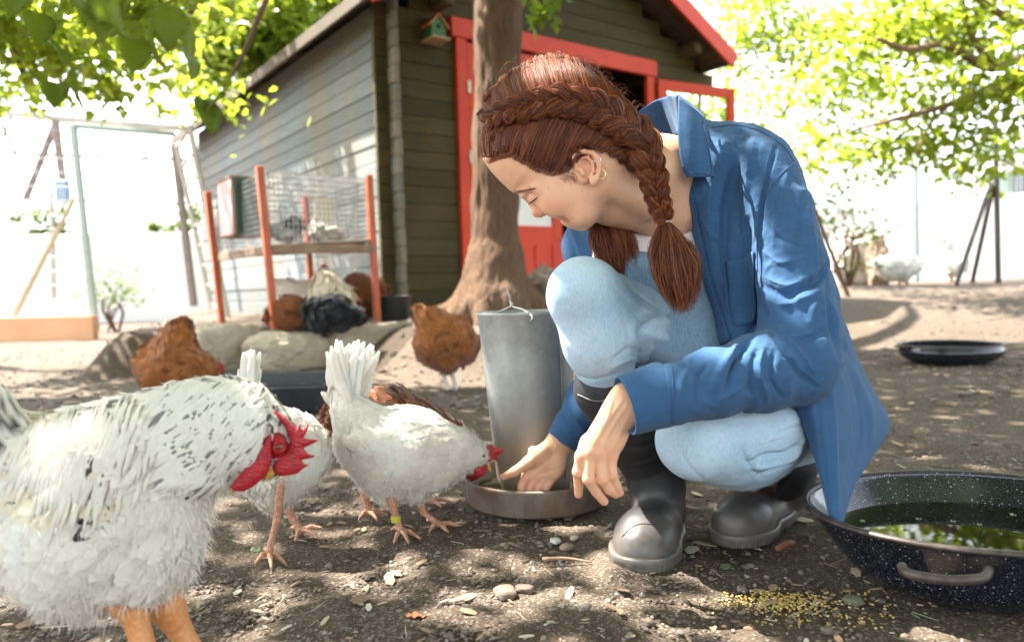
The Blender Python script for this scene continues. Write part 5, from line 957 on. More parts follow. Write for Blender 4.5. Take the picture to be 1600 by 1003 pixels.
fr = {'index': (.0095, .0088, .0078, .0066, .0058), 'middle': (.0098, .0092, .0084, .0072, .0061), 'ring': (.0095, .0088, .008, .0069, .006), 'little': (.0088, .0078, .0068, .0059, .0053)}
for f, q in fl_.items():
    pts = [P(x, y, LH+e) for x, y, e in q]; hl.chain(pts[:2], fr[f][:2], .006); hl.chain(pts[1:], fr[f][1:], .0018)
    hl.ell(pts[1]+_F*-.003, (.0088, .006, .0088), None, .006); hl.ell(pts[2]-_F*.002, (.0078, .0068, .0078)if f != 'little' else (.0068, .006, .0068), None, .003)
hl.chain([P(962, 640, LH+.02), P(948, 675, LH+.038), P(942, 705, LH+.05), P(945, 728, LH+.056)], [.014, .0115, .0092, .0075], .006)
hl.chain([P(1040, 618, LH+.02), P(985, 635, LH)], [.03, .026], .012, flat=(_F, 1.35))
g_hl = hl.mesh(1); g_hl = strokes(g_hl, [([(972, 625), (945, 665), (924, 700)], 4, .0011), ([(978, 635), (955, 670), (940, 704)], 4, .001), ([(985, 645), (970, 675), (956, 706)], 4, .0008)]+[([(q[2][0]-6, q[2][1]+dy), (q[2][0]+6, q[2][1]+dy)], 1.0, -.0005) for q in fl_.values() for dy in (-3, 0, 3)]+[([(960, 615), (950, 650), (932, 676)], 2.5, .0009)])
RH = 1.463
hr = Sdf(P(775, 805, RH)-[.02, .06, .01], P(925, 640, RH)+[.02, .08, .01], .0016)
hr.pillow([(815, 742), (824, 724), (838, 707), (856, 690), (876, 684), (892, 698), (885, 716), (880, 735), (868, 751), (845, 760), (822, 757)], RH, .0135, .02, .006)
hr.ell(P(845, 715, RH-.008), (.03, .012, .016), roty(.75), .01); hr.ell(P(870, 727, RH-.007), (.014, .01, .026), roty(.25), .01)
hr.chain([P(852, 702, RH-.006), P(826, 722, RH-.012), P(804, 737, RH-.014), P(786, 745, RH-.012)], [.015, .0115, .0088, .0066], .005)
for q, r_ in (([(822, 745, -.004), (816, 760, -.01), (817, 778, -.008), (820, 792, 0)], .0094), ([(836, 750, -.003), (829, 763, -.008), (829, 780, -.006), (832, 792, .002)], .0088), ([(849, 752, -.003), (841, 764, -.007), (841, 780, -.004), (843, 790, .003)], .0088), ([(862, 748, -.002), (853, 762, -.006), (851, 778, -.003), (851, 788, .003)], .0082)):
    hr.chain([P(x, y, RH+e) for x, y, e in q], [r_, r_, r_*.93, r_*.8], .002)
hr.chain([P(872, 692, RH), P(905, 645, RH+.005)], [.025, .03], .01, flat=(_F, 1.25))
g_hr = hr.mesh(1); g_hr = strokes(g_hr, [([(868, 708), (850, 724), (832, 738), (818, 740)], 2.2, -.0016), ([(836, 742), (856, 738), (874, 730)], 1.6, -.001), ([(838, 750), (852, 748), (866, 742)], 1.3, -.0008), ([(870, 694), (866, 704)], 2, .001)])
# ---- the rest of the body, under the clothes
bd = Sdf([-.1, .85, .0], [.75, 1.85, .95], .011)
SHN, SHF = P(1180, 262, 1.22), P(930, 345, 1.44)
bd.chain([P(1230, 620, 1.46), P(1180, 480, 1.4), P(1120, 360, 1.38), P(1070, 275, 1.32)], [.075, .08, .08, .045], .03); bd.chain([SHN, P(1250, 560, 1.17), P(1010, 622, 1.04)], [.036, .03, .022], .02); bd.chain([SHF, P(962, 480, 1.46), P(965, 560, 1.47), P(925, 625, 1.465), P(885, 680, 1.458)], [.036, .03, .028, .026, .023], .015)
bd.chain([P(1200, 610, 1.5), P(925, 470, 1.22), P(1020, 740, 1.36)], [.045, .03, .02], .02); bd.chain([P(1260, 640, 1.45), P(1110, 690, 1.14), P(1215, 750, 1.42)], [.04, .03, .02], .02); g_bd = bd.mesh(1)
gb = join([gh_, g_hl, g_hr, g_bd]); Vb = gb[0]; px, py, pd = proj(Vb); cs = np.tile(np.array([.7, .41, .25]), (len(Vb), 1))
def tint(cx, cy, rx, ry, col_, am, a_=0, dm=None, sg=False):
    u, v = px-cx, py-cy; ca, sa = math.cos(a_), math.sin(a_); u, v = u*ca+v*sa, -u*sa+v*ca; q2 = (u/rx)**2+(v/ry)**2; w = am*np.exp(-(q2*q2 if sg else q2)); 
    if dm is not None: w = w*(np.abs(pd-dm) < .13)
    cs[:] = cs*(1-w[:, None])+np.array(col_)*w[:, None]
tint(879.5, 339.8, 6.5, 2.4, (.56, .14, .11), .9, .2, HD, True); tint(886, 345.6, 6, 2.7, (.6, .17, .13), .9, .1, HD, True); tint(884, 342.4, 6.5, .9, (.25, .06, .05), .8, .2, HD, True); tint(893, 341, 3, 1.3, (.5, .14, .1), .7, -.3, HD); tint(843, 333, 10, 9, (.62, .22, .16), .5, 0, HD); tint(868, 318, 22, 14, (.63, .27, .19), .45, 0, HD); tint(916, 255, 22, 26, (.62, .25, .16), .5, 0, HD); tint(834, 308, 12, 6, (.42, .17, .11), .6, -.6, HD); tint(831, 316, 6, 2.2, (.2, .09, .06), .35, -.75, HD)  # eyelid and mouth-line tints put shade into the skin colour
for q in fl_.values():
    for k in (1, 2): tint(q[k][0], q[k][1], 8, 7, (.6, .22, .16), .45)
    tint(q[4][0], q[4][1]+4, 8, 9, (.62, .24, .18), .5)
tint(835, 765, 35, 14, (.6, .24, .17), .5, 0, RH); tint(790, 744, 14, 8, (.62, .24, .18), .5, 0, RH); tint(856.6, 293, .9, .9, (.12, .05, .03), 1, 0, HD); tint(908.6, 298.5, .9, .9, (.12, .05, .03), 1, 0, HD); tint(919, 304, .7, .7, (.2, .09, .05), 1, 0, HD)
body = obj('body', gb, M_SKIN, wo, col=cs); body.name = 'body'
for f, q in fl_.items():
    if f in ('index', 'middle'): a, b = P(*q[3][:2], LH+q[3][2]), P(*q[4][:2], LH+q[4][2]); d = unit(b-a); nail(wo, b-_F*fr[f][4]*.92+d*.0005, d, -_F+_U*.12, .0036)
nail(wo, P(788, 743.5, RH-.012-.0055), P(770, 750, RH)-P(788, 744, RH), -_F+_U*.9, .0036, .008)
BH = bvh(gh_)
# ---- ear rings
def ring(px_, py_, d, r, w, m_, sq=.75, lab=None):
    a = np.linspace(0, 2*np.pi, 33); c_ = P(px_, py_, d); obj('earring', tube(np.stack([c_+_R*math.cos(x)*r*sq+_U*math.sin(x)*r-_F*math.cos(x)*r*(1-sq*sq)**.5 for x in a]), w, 8, cap=False), m_, wo, label=lab)
M_GOLD = simple('gold', (.8, .55, .2), (.7, .45, .15), 50, .22, metal=1); M_SILV = simple('silver', (.75, .74, .72), (.6, .6, .58), 50, .2, metal=1)
ring(940, 273, ED-.008, .0072, .00075, M_GOLD, .8, 'thin gold hoop'); ring(934, 250, ED-.009, .0045, .0005, M_SILV, .9, 'fine silver cuff ring')
# ---- hair
t = NT('auburn_hair'); i_ = t.isl(); c = t.ramp(i_, [(0.0, (.045, .009, .003)), (.45, (.13, .028, .007)), (.8, (.27, .067, .016)), (1.0, (.42, .135, .036))]); M_HAIR = t.set(c, .46, spec=.4, **{'Anisotropic': .5})
M_CAP = simple('hair_base', (.07, .022, .009), (.04, .012, .005), 60, .7, .001, 200, (1, 1, 1))
hc = Sdf(P(735, 300, 1.3)-[.02, .26, .02], P(1040, 75, 1.3)+[.03, .1, .02], .003)
hc.pillow([(752, 222), (762, 165), (790, 130), (832, 101), (870, 93), (912, 104), (948, 134), (978, 168), (1000, 200), (1012, 240), (1004, 272), (978, 268), (952, 240), (925, 230), (897, 238), (882, 258), (858, 262), (832, 255), (810, 238), (785, 232), (764, 243)], HD, .0765, .07, .006)
g_hc = hc.mesh(2); obj('hair_base', g_hc, M_CAP, wo); BC_ = bvh(g_hc)
hr_ = np.random.RandomState(77); HS = []; 
def strand(pts, r): HS.append(tube(pts, r*np.array([1]*(len(pts)-2)+[.8, .25]), 3, cap=False))
def onhead(x, y, lift, fb=HD-.074):
    q, nn = hit(BC_, x, y, lift); q2, n2_ = hit(BH, x, y, lift+.0012)
    if q2 is not None and (q is None or (q2-CAM)@_F < (q-CAM)@_F): q, nn = q2, n2_
    if q is None:
        for f in (.03, .06, .1, .15, .2, .3):
            a_, n_ = hit(BC_, x+(890-x)*f, y+(205-y)*f, lift)
            if a_ is not None: q = P(x, y, float((a_-CAM)@_F)+.004); nn = unit(n_*1.0+(P(x, y, 1)-P(890, 205, 1))*3); break
        else: q = P(x, y, fb); nn = -_F
    return q, nn
def bundle(path, w, n, lift=.004, thick=.5, prof=None, ns=1, rs=.0003, core=True, m_=11, fb=HD-.074, explicit=None, jit=.25):
    """a flat lock of hair: many fine strands round a dark core"""
    px_ = catmull(np.array(path, float)[:, :2], m_); C_, N_ = [], []
    if explicit is not None: dd = np.interp(np.linspace(0, 1, m_), np.linspace(0, 1, len(explicit)), explicit); C_ = np.array([P(x, y, d) for (x, y), d in zip(px_, dd)]); N_ = np.tile(-_F*ns, (m_, 1))
    else:
        for x, y in px_: q, nn = onhead(x, y, 0, fb); C_.append(q); N_.append(unit(nn-_F*.6))
        C_ = np.array(C_); N_ = np.array(N_); 
        for _ in range(2): C_[1:-1] = .5*C_[1:-1]+.25*(C_[:-2]+C_[2:])
    tt = np.linspace(0, 1, m_); pr = np.interp(tt, *(prof or ((0, .2, .6, 1), (.75, 1, 1, .35)))); lf = lift*(.35+.65*np.sin(np.pi*np.clip(tt*.8+.15, 0, 1)))
    C_ = C_+N_*lf[:, None]; T = np.gradient(C_, axis=0); S_ = np.cross(T, N_); S_ /= np.linalg.norm(S_, axis=1)[:, None]+1e-9; W_ = w/FPX*1.15*pr
    if core: 
        a = np.linspace(0, 2*np.pi, 8, endpoint=False); cw = W_*np.clip(np.minimum(tt*5, (1-tt)*6), .05, 1); V = C_[:, None]+S_[:, None]*(np.cos(a)[None, :, None]*cw[:, None, None]*.85)+N_[:, None]*((np.sin(a)*thick*.75)[None, :, None]*cw[:, None, None]); HC.append(tube_rings(V))
    for _ in range(int(n*1.7)):
        a = hr_.rand()*2*np.pi; q = hr_.rand()**.35; u, v = math.cos(a)*q, abs(math.sin(a))*q*(1 if hr_.rand() < .85 else -.6); ph = hr_.rand()*6; tw = .12*np.sin(tt*4+ph)
        pts = C_+S_*((u+tw)*W_)[:, None]+N_*((v*thick)*W_+.0004*hr_.randn())[:, None]; i0 = hr_.randint(0, 3); i1 = m_-hr_.randint(0, 2); pts = pts+np.outer(tt**2, hr_.randn(3)*.0006); strand(pts[i0:i1]+hr_.randn(1, 3)*.0002, rs*(.6+.8*hr_.rand()))
def tube_rings(V): m_, n = V.shape[:2]; i = np.arange(m_-1)[:, None]*n; j = np.arange(n)[None]; k = (j+1) % n; return (V.reshape(-1, 3), [np.stack([i+j, i+k, i+n+k, i+n+j], -1).reshape(-1, 4)])
HC = []
LOW = [((763, 246), (762, 214), (770, 191)), ((772, 244), (773, 212), (786, 184)), ((783, 238), (788, 208), (803, 177)), ((795, 236), (803, 205), (821, 171)), ((808, 242), (819, 206), (840, 168)), ((821, 252), (835, 212), (858, 164)), ((836, 260), (853, 214), (877, 164)), ((852, 266), (870, 216), (896, 168)), ((868, 266), (888, 218), (913, 172)), ((884, 256), (904, 214), (929, 178)), ((900, 240), (920, 212), (944, 186)), ((916, 234), (938, 214), (960, 196)), ((933, 233), (952, 219), (974, 206)), ((948, 240), (966, 230), (986, 217)), ((962, 250), (978, 241), (996, 230)), ((976, 262), (990, 254), (1006, 246)), ((990, 272), (1000, 266), (1012, 258))]
UPP = [((756, 172), (758, 180), (764, 192)), ((762, 154), (768, 168), (778, 186)), ((774, 138), (782, 158), (793, 178)), ((789, 123), (797, 150), (809, 172)), ((806, 111), (814, 142), (826, 168)), ((824, 101), (832, 134), (845, 164)), ((842, 93), (852, 128), (866, 160)), ((860, 90), (872, 124), (887, 160)), ((878, 91), (892, 128), (906, 164)), ((896, 96), (911, 134), (924, 170)), ((914, 104), (928, 142), (942, 178)), ((930, 116), (945, 152), (958, 188)), ((946, 131), (960, 164), (974, 200)), ((960, 146), (974, 178), (988, 212)), ((973, 161), (986, 190), (998, 226)), ((985, 174), (997, 202), (1008, 240)), ((998, 188), (1007, 212), (1014, 252))]
for q in LOW: bundle(q, 10.5, 95, .0045, .42, ((0, .15, .5, .85, 1), (.95, 1, .95, .8, .4)))
for q in UPP: bundle(q, 11, 95, .0055, .45, ((0, .3, .7, 1), (.8, 1.05, 1.0, .45)))
BP = catmull(np.array([(757, 204), (772, 190), (790, 180), (808, 174), (836, 167), (865, 161), (895, 163), (926, 171), (957, 187), (983, 205), (1003, 226), (1013, 253), (1021, 279), (1026, 304), (1032, 325), (1038, 342)], float), 400)
bw = np.interp(np.linspace(0, 1, 400), [0, .1, .35, .6, .75, 1], [9, 14, 19, 20, 18, 11]); bD = np.interp(np.linspace(0, 1, 400), [0, .5, .62, .75, .85, 1], [0, 0, 1, 1, 1, 1])
s_ = 0; k_ = 0
seglen = np.r_[0, np.cumsum(np.linalg.norm(np.diff(BP, axis=0), axis=1))]
def Bat(L): i = int(np.searchsorted(seglen, min(max(L, 0), seglen[-1]-1))); i = min(max(i, 1), 398); T = unit(BP[i+1]-BP[i-1]); return BP[i], np.array([T[1], -T[0]]), bw[i], i
L = 4
while L < seglen[-1]-8:
    c_, n_, w_, i_ = Bat(L); step = w_*1.08; side = 1 if k_ % 2 else -1
    c2, n2, w2, i2 = Bat(L+step*.9); c3, n3, w3, i3 = Bat(L+step*2.0)
    path = [c_+n_*side*w_*.95, c2+n2*side*w_*.62, c3-n3*side*w_*.12]
    if i_ < 262: bundle(path, w_*.74, 95, .0125, .68, ((0, .35, .75, 1), (.35, 1, 1, .3)))
    else: dd = float(np.interp(i_, [262, 300, 400], [HD-.079, HD-.075, HD-.062])); bundle(path, w_*.74, 95, 0, .8, ((0, .35, .75, 1), (.4, 1, 1, .3)), explicit=[dd, dd-.009, dd-.004])
    if i_ < 262: bundle(path, w_*.74, 40, 0, .7, ((0, .35, .75, 1), (.35, 1, 1, .3)), explicit=[HD+.066, HD+.08, HD+.074], ns=-1)
    L += step*.62; k_ += 1
nape = P(1010, 262, HD+.03); cv = g_hc[0]; cn = normals(g_hc); idx = np.nonzero((cn@_F > -.25))[0]
for ii in hr_.choice(idx, 3800):
    p_ = cv[ii].copy(); pts = [p_+cn[ii]*.001]; br_ = P(890, 165, HD+.078); up_ = proj(p_[None])[1][0] > 175
    for k in range(7):
        tg = (br_-p_)*.4+(nape-p_)*(.5 if up_ else .25); l_, n__, i__, t__ = BC_.find_nearest(Vector(p_+unit(tg)*.0075)); 
        if l_ is None: break
        p_ = np.array(l_); n__ = np.array(n__); n__ = n__ if n__@cn[ii] > 0 else -n__; pts.append(p_+n__*.0018)
    if len(pts) > 4: strand(np.array(pts), .0004)
# far braid along the crown, seen edge on
for k in range(15):
    cx = [760, 790, 830, 869, 913, 952, 983, 1009]; cy = [150, 121, 97, 89, 100, 131, 165, 197]; x = 765+k/14*222; y = np.interp(x, cx, cy); x2 = x+20; y2 = np.interp(x2, cx, cy); bundle([(x-10, y+13), (x, y+6), (x+10, (y+y2)/2+6), (x2+2, y2+11)], 7.5, 70, 0, .9, ((0, .35, .7, 1), (.15, 1, .95, .1)), explicit=[HD-.03, HD-.022, HD-.03])
def tuft(x0, y0, d0, r0_, mids, n, wv, rs=.00045):
    for _ in range(n):
        u = (hr_.rand()*2-1); v = hr_.rand()*2-1; ln = (1.06-.42*hr_.rand()**1.3)*(1-.22*u*u); ph = hr_.rand()*6; am = wv*(.4+hr_.rand()); pts = []
        for j, (x, y, w) in enumerate(mids):
            f = j/(len(mids)-1); pts.append((x+u*w+am*math.sin(f*7+ph)*f, y0+(y-y0)*ln, d0+v*w/FPX*.75+(.004*math.cos(f*6+ph))))
        P3 = PP(catmull(np.array(pts), 14)); strand(P3, rs*(.7+.8*hr_.rand()))
tuft(1039, 347, HD-.062, 5, [(1039, 345, 6), (1041, 360, 13), (1044, 385, 22), (1048, 415, 32), (1056, 447, 36), (1066, 484, 26)], 2200, 7, .00028)
tuft(948, 325, HD+.05, 8, [(938, 318, 10), (940, 345, 18), (948, 370, 27), (955, 395, 32), (964, 420, 30), (976, 448, 20)], 1900, 7, .00028)
HC.append(tube_rings(np.array([[P(x+w*.6*math.cos(a), y, HD-.062+w*.45/FPX*math.sin(a)) for a in np.linspace(0, 6.283, 9)[:8]] for x, y, w in [(1039, 347, 8), (1044, 375, 26), (1048, 408, 24), (1052, 425, 14), (1055, 436, 4)]])))
HC.append(tube_rings(np.array([[P(x+w*.6*math.cos(a), y, HD+.05+w*.45/FPX*math.sin(a)) for a in np.linspace(0, 6.283, 9)[:8]] for x, y, w in [(938, 320, 10), (944, 360, 26), (952, 388, 22), (956, 402, 12), (960, 412, 3)]])))
ta = np.linspace(0, 6.283, 17); tc = P(1039, 345, HD-.062); obj('hair_tie', join([tube(np.stack([tc+_R*math.cos(x)*.0085+_F*math.sin(x)*.0085+_U*dz for x in ta]), .0014, 7, cap=False) for dz in (-.002, 0, .0022)]), simple('clear_elastic', (.6, .5, .45), (.5, .4, .36), 50, .3), wo)
# loose hairs, hairline down, brow, lashes
for _ in range(240):
    f = hr_.rand(); x = 750+f*270; y = np.interp(x, [746, 759, 786, 830, 869, 913, 952, 983, 1009, 1025], [205, 161, 126, 96, 88, 99, 130, 165, 196, 235]); d = HD+(hr_.rand()-.5)*.1; a = hr_.rand()*6.28; l = 6+16*hr_.rand(); strand(PP(catmull(np.array([(x, y+6, d), (x+l*.4*math.cos(a), y-3-4*hr_.rand(), d), (x+l*math.cos(a), y-2-9*hr_.rand(), d), (x+l*1.5*math.cos(a+.5), y+6*hr_.rand()-3, d)]), 9)), .00013+.00008*hr_.rand())
def facehair(x, y, dx, dy, r, n=6, lift=.0008, bow=0):
    pts = []
    for k in range(n): 
        f = k/(n-1); q, nn = hit(BH, x+dx*f-dy*bow*math.sin(3.14*f), y+dy*f+dx*bow*math.sin(3.14*f), lift); 
        if q is None: continue
        pts.append(q)
    if len(pts) > 3: strand(np.array(pts), r)
for _ in range(1100):
    f = hr_.rand(); x0, y0 = [(np.interp(f, [0, .15, .3, .45, .6, .75, .9, 1], [764, 780, 798, 815, 838, 862, 885, 897]), np.interp(f, [0, .15, .3, .45, .6, .75, .9, 1], [249, 243, 241, 250, 264, 271, 264, 246]))][0]; up = (.5+hr_.rand()*.4); facehair(x0+hr_.randn()*2, y0+2+5*hr_.rand(), 12*up, -22*up, .00012, lift=.0012, bow=.1)
for _ in range(70): x = 872+hr_.rand()*24; y = 266+hr_.rand()*14; facehair(x, y, 5+7*hr_.rand(), 6+9*hr_.rand(), .0001, bow=-.2)
for _ in range(90): f = hr_.rand(); facehair(802+f*30, 302-f*6+hr_.randn()*1.3, 7, -1.5-2*hr_.rand()*(1-f), .0002, 5, .0006)
HL = []
for k in range(34):
    f = k/33; q, nn = hit(BH, 827.5+f*12, 317-f*9, .0004)
    if q is None: continue
    HL.append(tube(np.array([q, q-_U*.0025-_R*.001-_F*.0018, q-_U*.005-_R*.003-_F*.0024]), [.00016, .00011, .00003], 4, cap=False))
if HL: obj('eyelashes', join(HL), simple('lash_brown', (.02, .01, .006), None, 5, .5), wo)
obj('hair', join(HS), M_HAIR, wo, kind='stuff'); obj('braid_core', join(HC), M_CAP, wo, kind='stuff')
# ---- t-shirt and bib
ts = Sdf(P(900, 600, 1.4)-[.02, .25, .0], P(1150, 265, 1.4)+[.05, .2, .0], .0045)
ts.pillow([(948, 322), (975, 328), (1010, 334), (1040, 322), (1066, 285), (1110, 290), (1140, 420), (1150, 580), (1040, 580), (950, 500), (925, 400)], 1.345, .105, .09, .01)
g_ts = ts.mesh(2); g_ts = strokes(g_ts, [([(960, 345), (1000, 358), (1040, 350)], 5, -.003), ([(985, 335), (1010, 350), (1020, 366)], 4, -.003), ([(1050, 310), (1040, 340), (1045, 365)], 4, -.003)]); obj('t_shirt', g_ts, M_TEE, wo); BT = bvh(g_ts)
obj('neckband', tube(np.array([q for q in (hit(BT, x, y, .001)[0] for x, y in catmull(np.array([(951, 326), (975, 333), (1008, 339), (1038, 327), (1060, 296)], float), 20)) if q is not None]), .0026, 8), M_TEE, wo)
bb = Sdf(P(900, 620, 1.4)-[.02, .28, .0], P(1170, 340, 1.4)+[.05, .2, .0], .0045); bb.pillow([(962, 366), (1010, 369), (1060, 366), (1090, 372), (1125, 440), (1150, 600), (1040, 600), (950, 520), (940, 430)], 1.345, .114, .05, .006); g_bb = bb.mesh(1); g_bb = strokes(g_bb, [([(970, 378), (1030, 384), (1090, 380)], 2, -.0015), ([(990, 400), (1020, 450), (1060, 500)], 7, -.004)]); obj('dungaree_bib', g_bb, M_BIB, wo); BBB = bvh(g_bb)
def drape(B, pts, r, m_, nm, n=40, lift=.0006, par=None):
    q = [hit(B, x, y, lift)[0] for x, y in catmull(np.array(pts, float), n)]; q = np.array([a for a in q if a is not None])
    if len(q) > 3:
        k = [0]+[i for i in range(1, len(q)) if np.linalg.norm(q[i]-q[i-1]) < .02]; q = q[k]; obj(nm, tube(q, r, 5), m_, par or wo)
drape(BBB, [(966, 374), (1010, 377), (1060, 374), (1085, 378)], .0009, M_STW, 'stitching'); 
q_ = hit(BBB, 1072, 386, .003)[0]; obj('buckle', join([tube([q_+_R*a+_U*b for a, b in ((-.01, -.008), (.01, -.008), (.01, .008), (-.01, .008), (-.01, -.008))], .0012, 6), tube([q_-_R*.01, q_+_R*.01], .0011, 6)]), M_METAL, wo)
# ---- jeans
jn = Sdf([.02, 1.0, .06], [.72, 1.75, .6], .0045)
K1, H1 = P(915, 464, 1.19), P(1180, 600, 1.5)
jn.chain([K1, P(990, 500, 1.28), H1], [.0535, .064, .09], .03); jn.chain([K1, P(935, 530, 1.205), P(949, 596, 1.24)], [.0535, .052, .0465], .03); jn.ell(P(905, 448, 1.17), (.036, .04, .03), None, .03)
jn.chain([P(1085, 690, 1.12), P(1160, 680, 1.19), P(1255, 650, 1.42)], [.058, .07, .09], .03); jn.pillow([(1049, 690), (1052, 662), (1072, 642), (1120, 625), (1200, 622), (1250, 640), (1264, 680), (1252, 712), (1232, 738), (1197, 758), (1153, 765), (1108, 759), (1080, 745), (1060, 716)], 1.19, .09, .06, .02)
jn.chain([H1, P(1240, 630, 1.5)], [.1, .105], .04)
JS = [([(1008, 548), (1002, 522), (1018, 502), (1062, 492)], 7, -.006), ([(1000, 540), (990, 515), (1002, 492), (1030, 480)], 9, .004), ([(978, 470), (996, 496), (1000, 530)], 6, -.0025), ([(880, 580), (925, 592), (975, 582)], 5, -.002), ([(1010, 520), (1060, 535), (1108, 545)], 8, .005), ([(1020, 538), (1070, 552), (1110, 562)], 6, -.005), ([(975, 440), (1012, 470), (1052, 496)], 5, -.003), ([(965, 448), (1000, 478), (1040, 505)], 6, .0025), ([(960, 560), (985, 545), (1004, 552)], 5, -.003), ([(955, 575), (985, 562), (1000, 566)], 5, .003), ([(872, 530), (905, 552), (930, 590)], 10, .0018),
      ([(1170, 722), (1195, 712), (1225, 708), (1252, 694)], 5, -.007), ([(1168, 732), (1190, 728), (1225, 722), (1248, 706)], 5, .005), ([(1182, 744), (1210, 732), (1238, 722)], 4, -.005), ([(1160, 700), (1170, 725), (1190, 745)], 6, -.005), ([(1210, 680), (1240, 668), (1258, 662)], 5, -.004), ([(1065, 660), (1090, 700), (1100, 745)], 10, .003), ([(1060, 690), (1075, 725), (1100, 748)], 5, -.003), ([(1100, 650), (1150, 660), (1200, 655)], 8, -.002), ([(1230, 730), (1248, 700), (1260, 680)], 5, .004)]
g_jn = subdiv(jn.mesh(2)); g_jn = strokes(g_jn, [(a_, b_*.9, c_*1.0) for a_, b_, c_ in JS]); g_jn = displace(g_jn, lambda V: fbm(V*np.array([1, 1, .7]), 16, 3, 4)*.0022+fbm(V*np.array([1, 1, .5]), 45, 2, 9)*.0009); obj('jeans', g_jn, M_JEAN, wo); BJ = bvh(g_jn)
drape(BJ, [(1170, 700), (1195, 692), (1230, 680), (1258, 668)], .0006, M_STW, 'side_seam'); drape(BJ, [(998, 500), (1040, 512), (1080, 525), (1110, 530)], .0006, M_STW, 'side_seam'); drape(BJ, [(1175, 745), (1182, 730), (1176, 712)], .0006, M_STW, 'side_seam')
# ---- boots
def boot(par, spec, h=.0035):
    al = np.array([P(*q[:3]) for c in spec for q in c]); sd = Sdf(al.min(0)-.09, al.max(0)+.09, h)
    for c in spec: sd.chain([P(*q[:3]) for q in c], [q[3] for q in c], .02)
    return sd
sole_cut = lambda sd, z0, z1: None
def bootfull(nm, foot_, shaft, neo, lab):
    al = np.array([P(*q[:3]) for q in foot_+shaft]); sd = Sdf(al.min(0)-.085, al.max(0)+.085, .0032); sd.lo[2] = max(sd.lo[2], -.0)
    pf = [P(*q[:3]) for q in foot_]; sd.chain(pf, [q[3] for q in foot_], .022, flat=(ZZ, 1.0)); sd.chain([P(*q[:3]) for q in shaft], [q[3] for q in shaft], .025)
    A = sd.A; zz = sd.lo[2]+sd.h*np.arange(sd.n[2]); fl = (.016-zz)[None, None, :]; sd.A = np.maximum(A, fl).astype(np.float32)      # flat underside above the sole
    g = sd.mesh(1); o = obj('boot', g, M_RUB, wo, label=lab)
    # sole: footprint of the boot, a little wider
    s2 = Sdf(al.min(0)-.085, al.max(0)+.085, .0032); q = [p.copy() for p in pf]
    for p in q: p[2] = .014
    s2.chain(q, [q_[3]*1.06+.003 for q_ in foot_], .03); zz = s2.lo[2]+s2.h*np.arange(s2.n[2]); s2.A = np.maximum(s2.A, np.maximum(zz-.024, .0-zz)[None, None, :]).astype(np.float32); gs_ = s2.mesh(1)
    V = gs_[0]; ang = np.arctan2(V[:, 1]-pf[0][1], V[:, 0]-pf[0][0]); cen = np.mean(pf, 0); dr = V-cen; dr[:, 2] = 0; dr /= np.linalg.norm(dr, axis=1)[:, None]+1e-9; notch = (np.sin((V[:, 0]+V[:, 1]*.7)*560) > .2)*(V[:, 2] < .012)*.0022; V = V-dr*notch[:, None]; so_ = obj('sole', (V, gs_[1]), M_RUB, o)
    return o, g
bo1, gb1 = bootfull('b', [(1003, 858, 1.205, .044), (1008, 842, 1.235, .047), (1022, 818, 1.30, .041), (1034, 800, 1.365, .037)], [(1034, 795, 1.355, .04), (1026, 755, 1.34, .0455), (1012, 715, 1.325, .049)], None, 'dusty black rubber boot with its toe towards the camera')
bo2, gb2 = bootfull('b', [(1150, 818, 1.30, .042), (1163, 810, 1.325, .045), (1193, 795, 1.40, .04), (1222, 780, 1.455, .037)], [(1222, 775, 1.44, .04), (1228, 750, 1.42, .045), (1236, 722, 1.41, .048)], None, 'black rubber boot under the lowered knee')
B1, B2 = bvh(gb1), bvh(gb2)
drape(B1, [(962, 866), (985, 872), (1015, 873), (1045, 866)], .0009, M_RUB, 'rubber_line', par=bo1); drape(B1, [(972, 838), (990, 822), (1012, 818), (1040, 826)], .0008, M_RUB, 'rubber_line', par=bo1); drape(B2, [(1120, 830), (1150, 838), (1190, 832), (1228, 812)], .0009, M_RUB, 'rubber_line', par=bo2)
nw = Sdf(P(880, 760, 1.4)-[.0, .22, .0], P(1080, 570, 1.4)+[.02, .12, .05], .004); nw.chain([P(946, 606, 1.24, ), P(985, 665, 1.285), P(1010, 712, 1.325)], [.0535, .056, .053], .02, flat=(_F, 1.05)); nw.A = np.maximum(nw.A, -.004-0*nw.A*0+0) if 0 else nw.A
g_nw = nw.mesh(1); g_nw = strokes(g_nw, [([(905, 622), (940, 634), (985, 618)], 2, -.0016), ([(960, 690), (1000, 700), (1045, 680)], 5, -.004), ([(975, 725), (1010, 722), (1050, 700)], 4, .003)]); obj('boot_gaiter', g_nw, M_NEO, wo, label='black neoprene boot top under the raised knee'); BNW = bvh(g_nw); drape(BNW, [(903, 616), (930, 626), (960, 622), (985, 608)], .0009, simple('grey_piping', (.25, .25, .26)), 'piping')
nb2 = Sdf(P(1180, 790, 1.5)-[.0, .2, .0], P(1290, 660, 1.5)+[.05, .1, .05], .004); nb2.chain([P(1226, 712, 1.36), P(1222, 740, 1.39)], [.056, .05], .01); g2_ = nb2.mesh(1); g2_ = strokes(g2_, [([(1190, 760), (1230, 745), (1262, 705)], 2.5, -.002), ([(1200, 768), (1240, 752), (1265, 718)], 2.5, .002)]); obj('boot_gaiter', g2_, M_NEO, wo, label='black boot top with strap under the lowered knee')
tq, tn = hit(bvh(g2_), 1228, 746, .002)
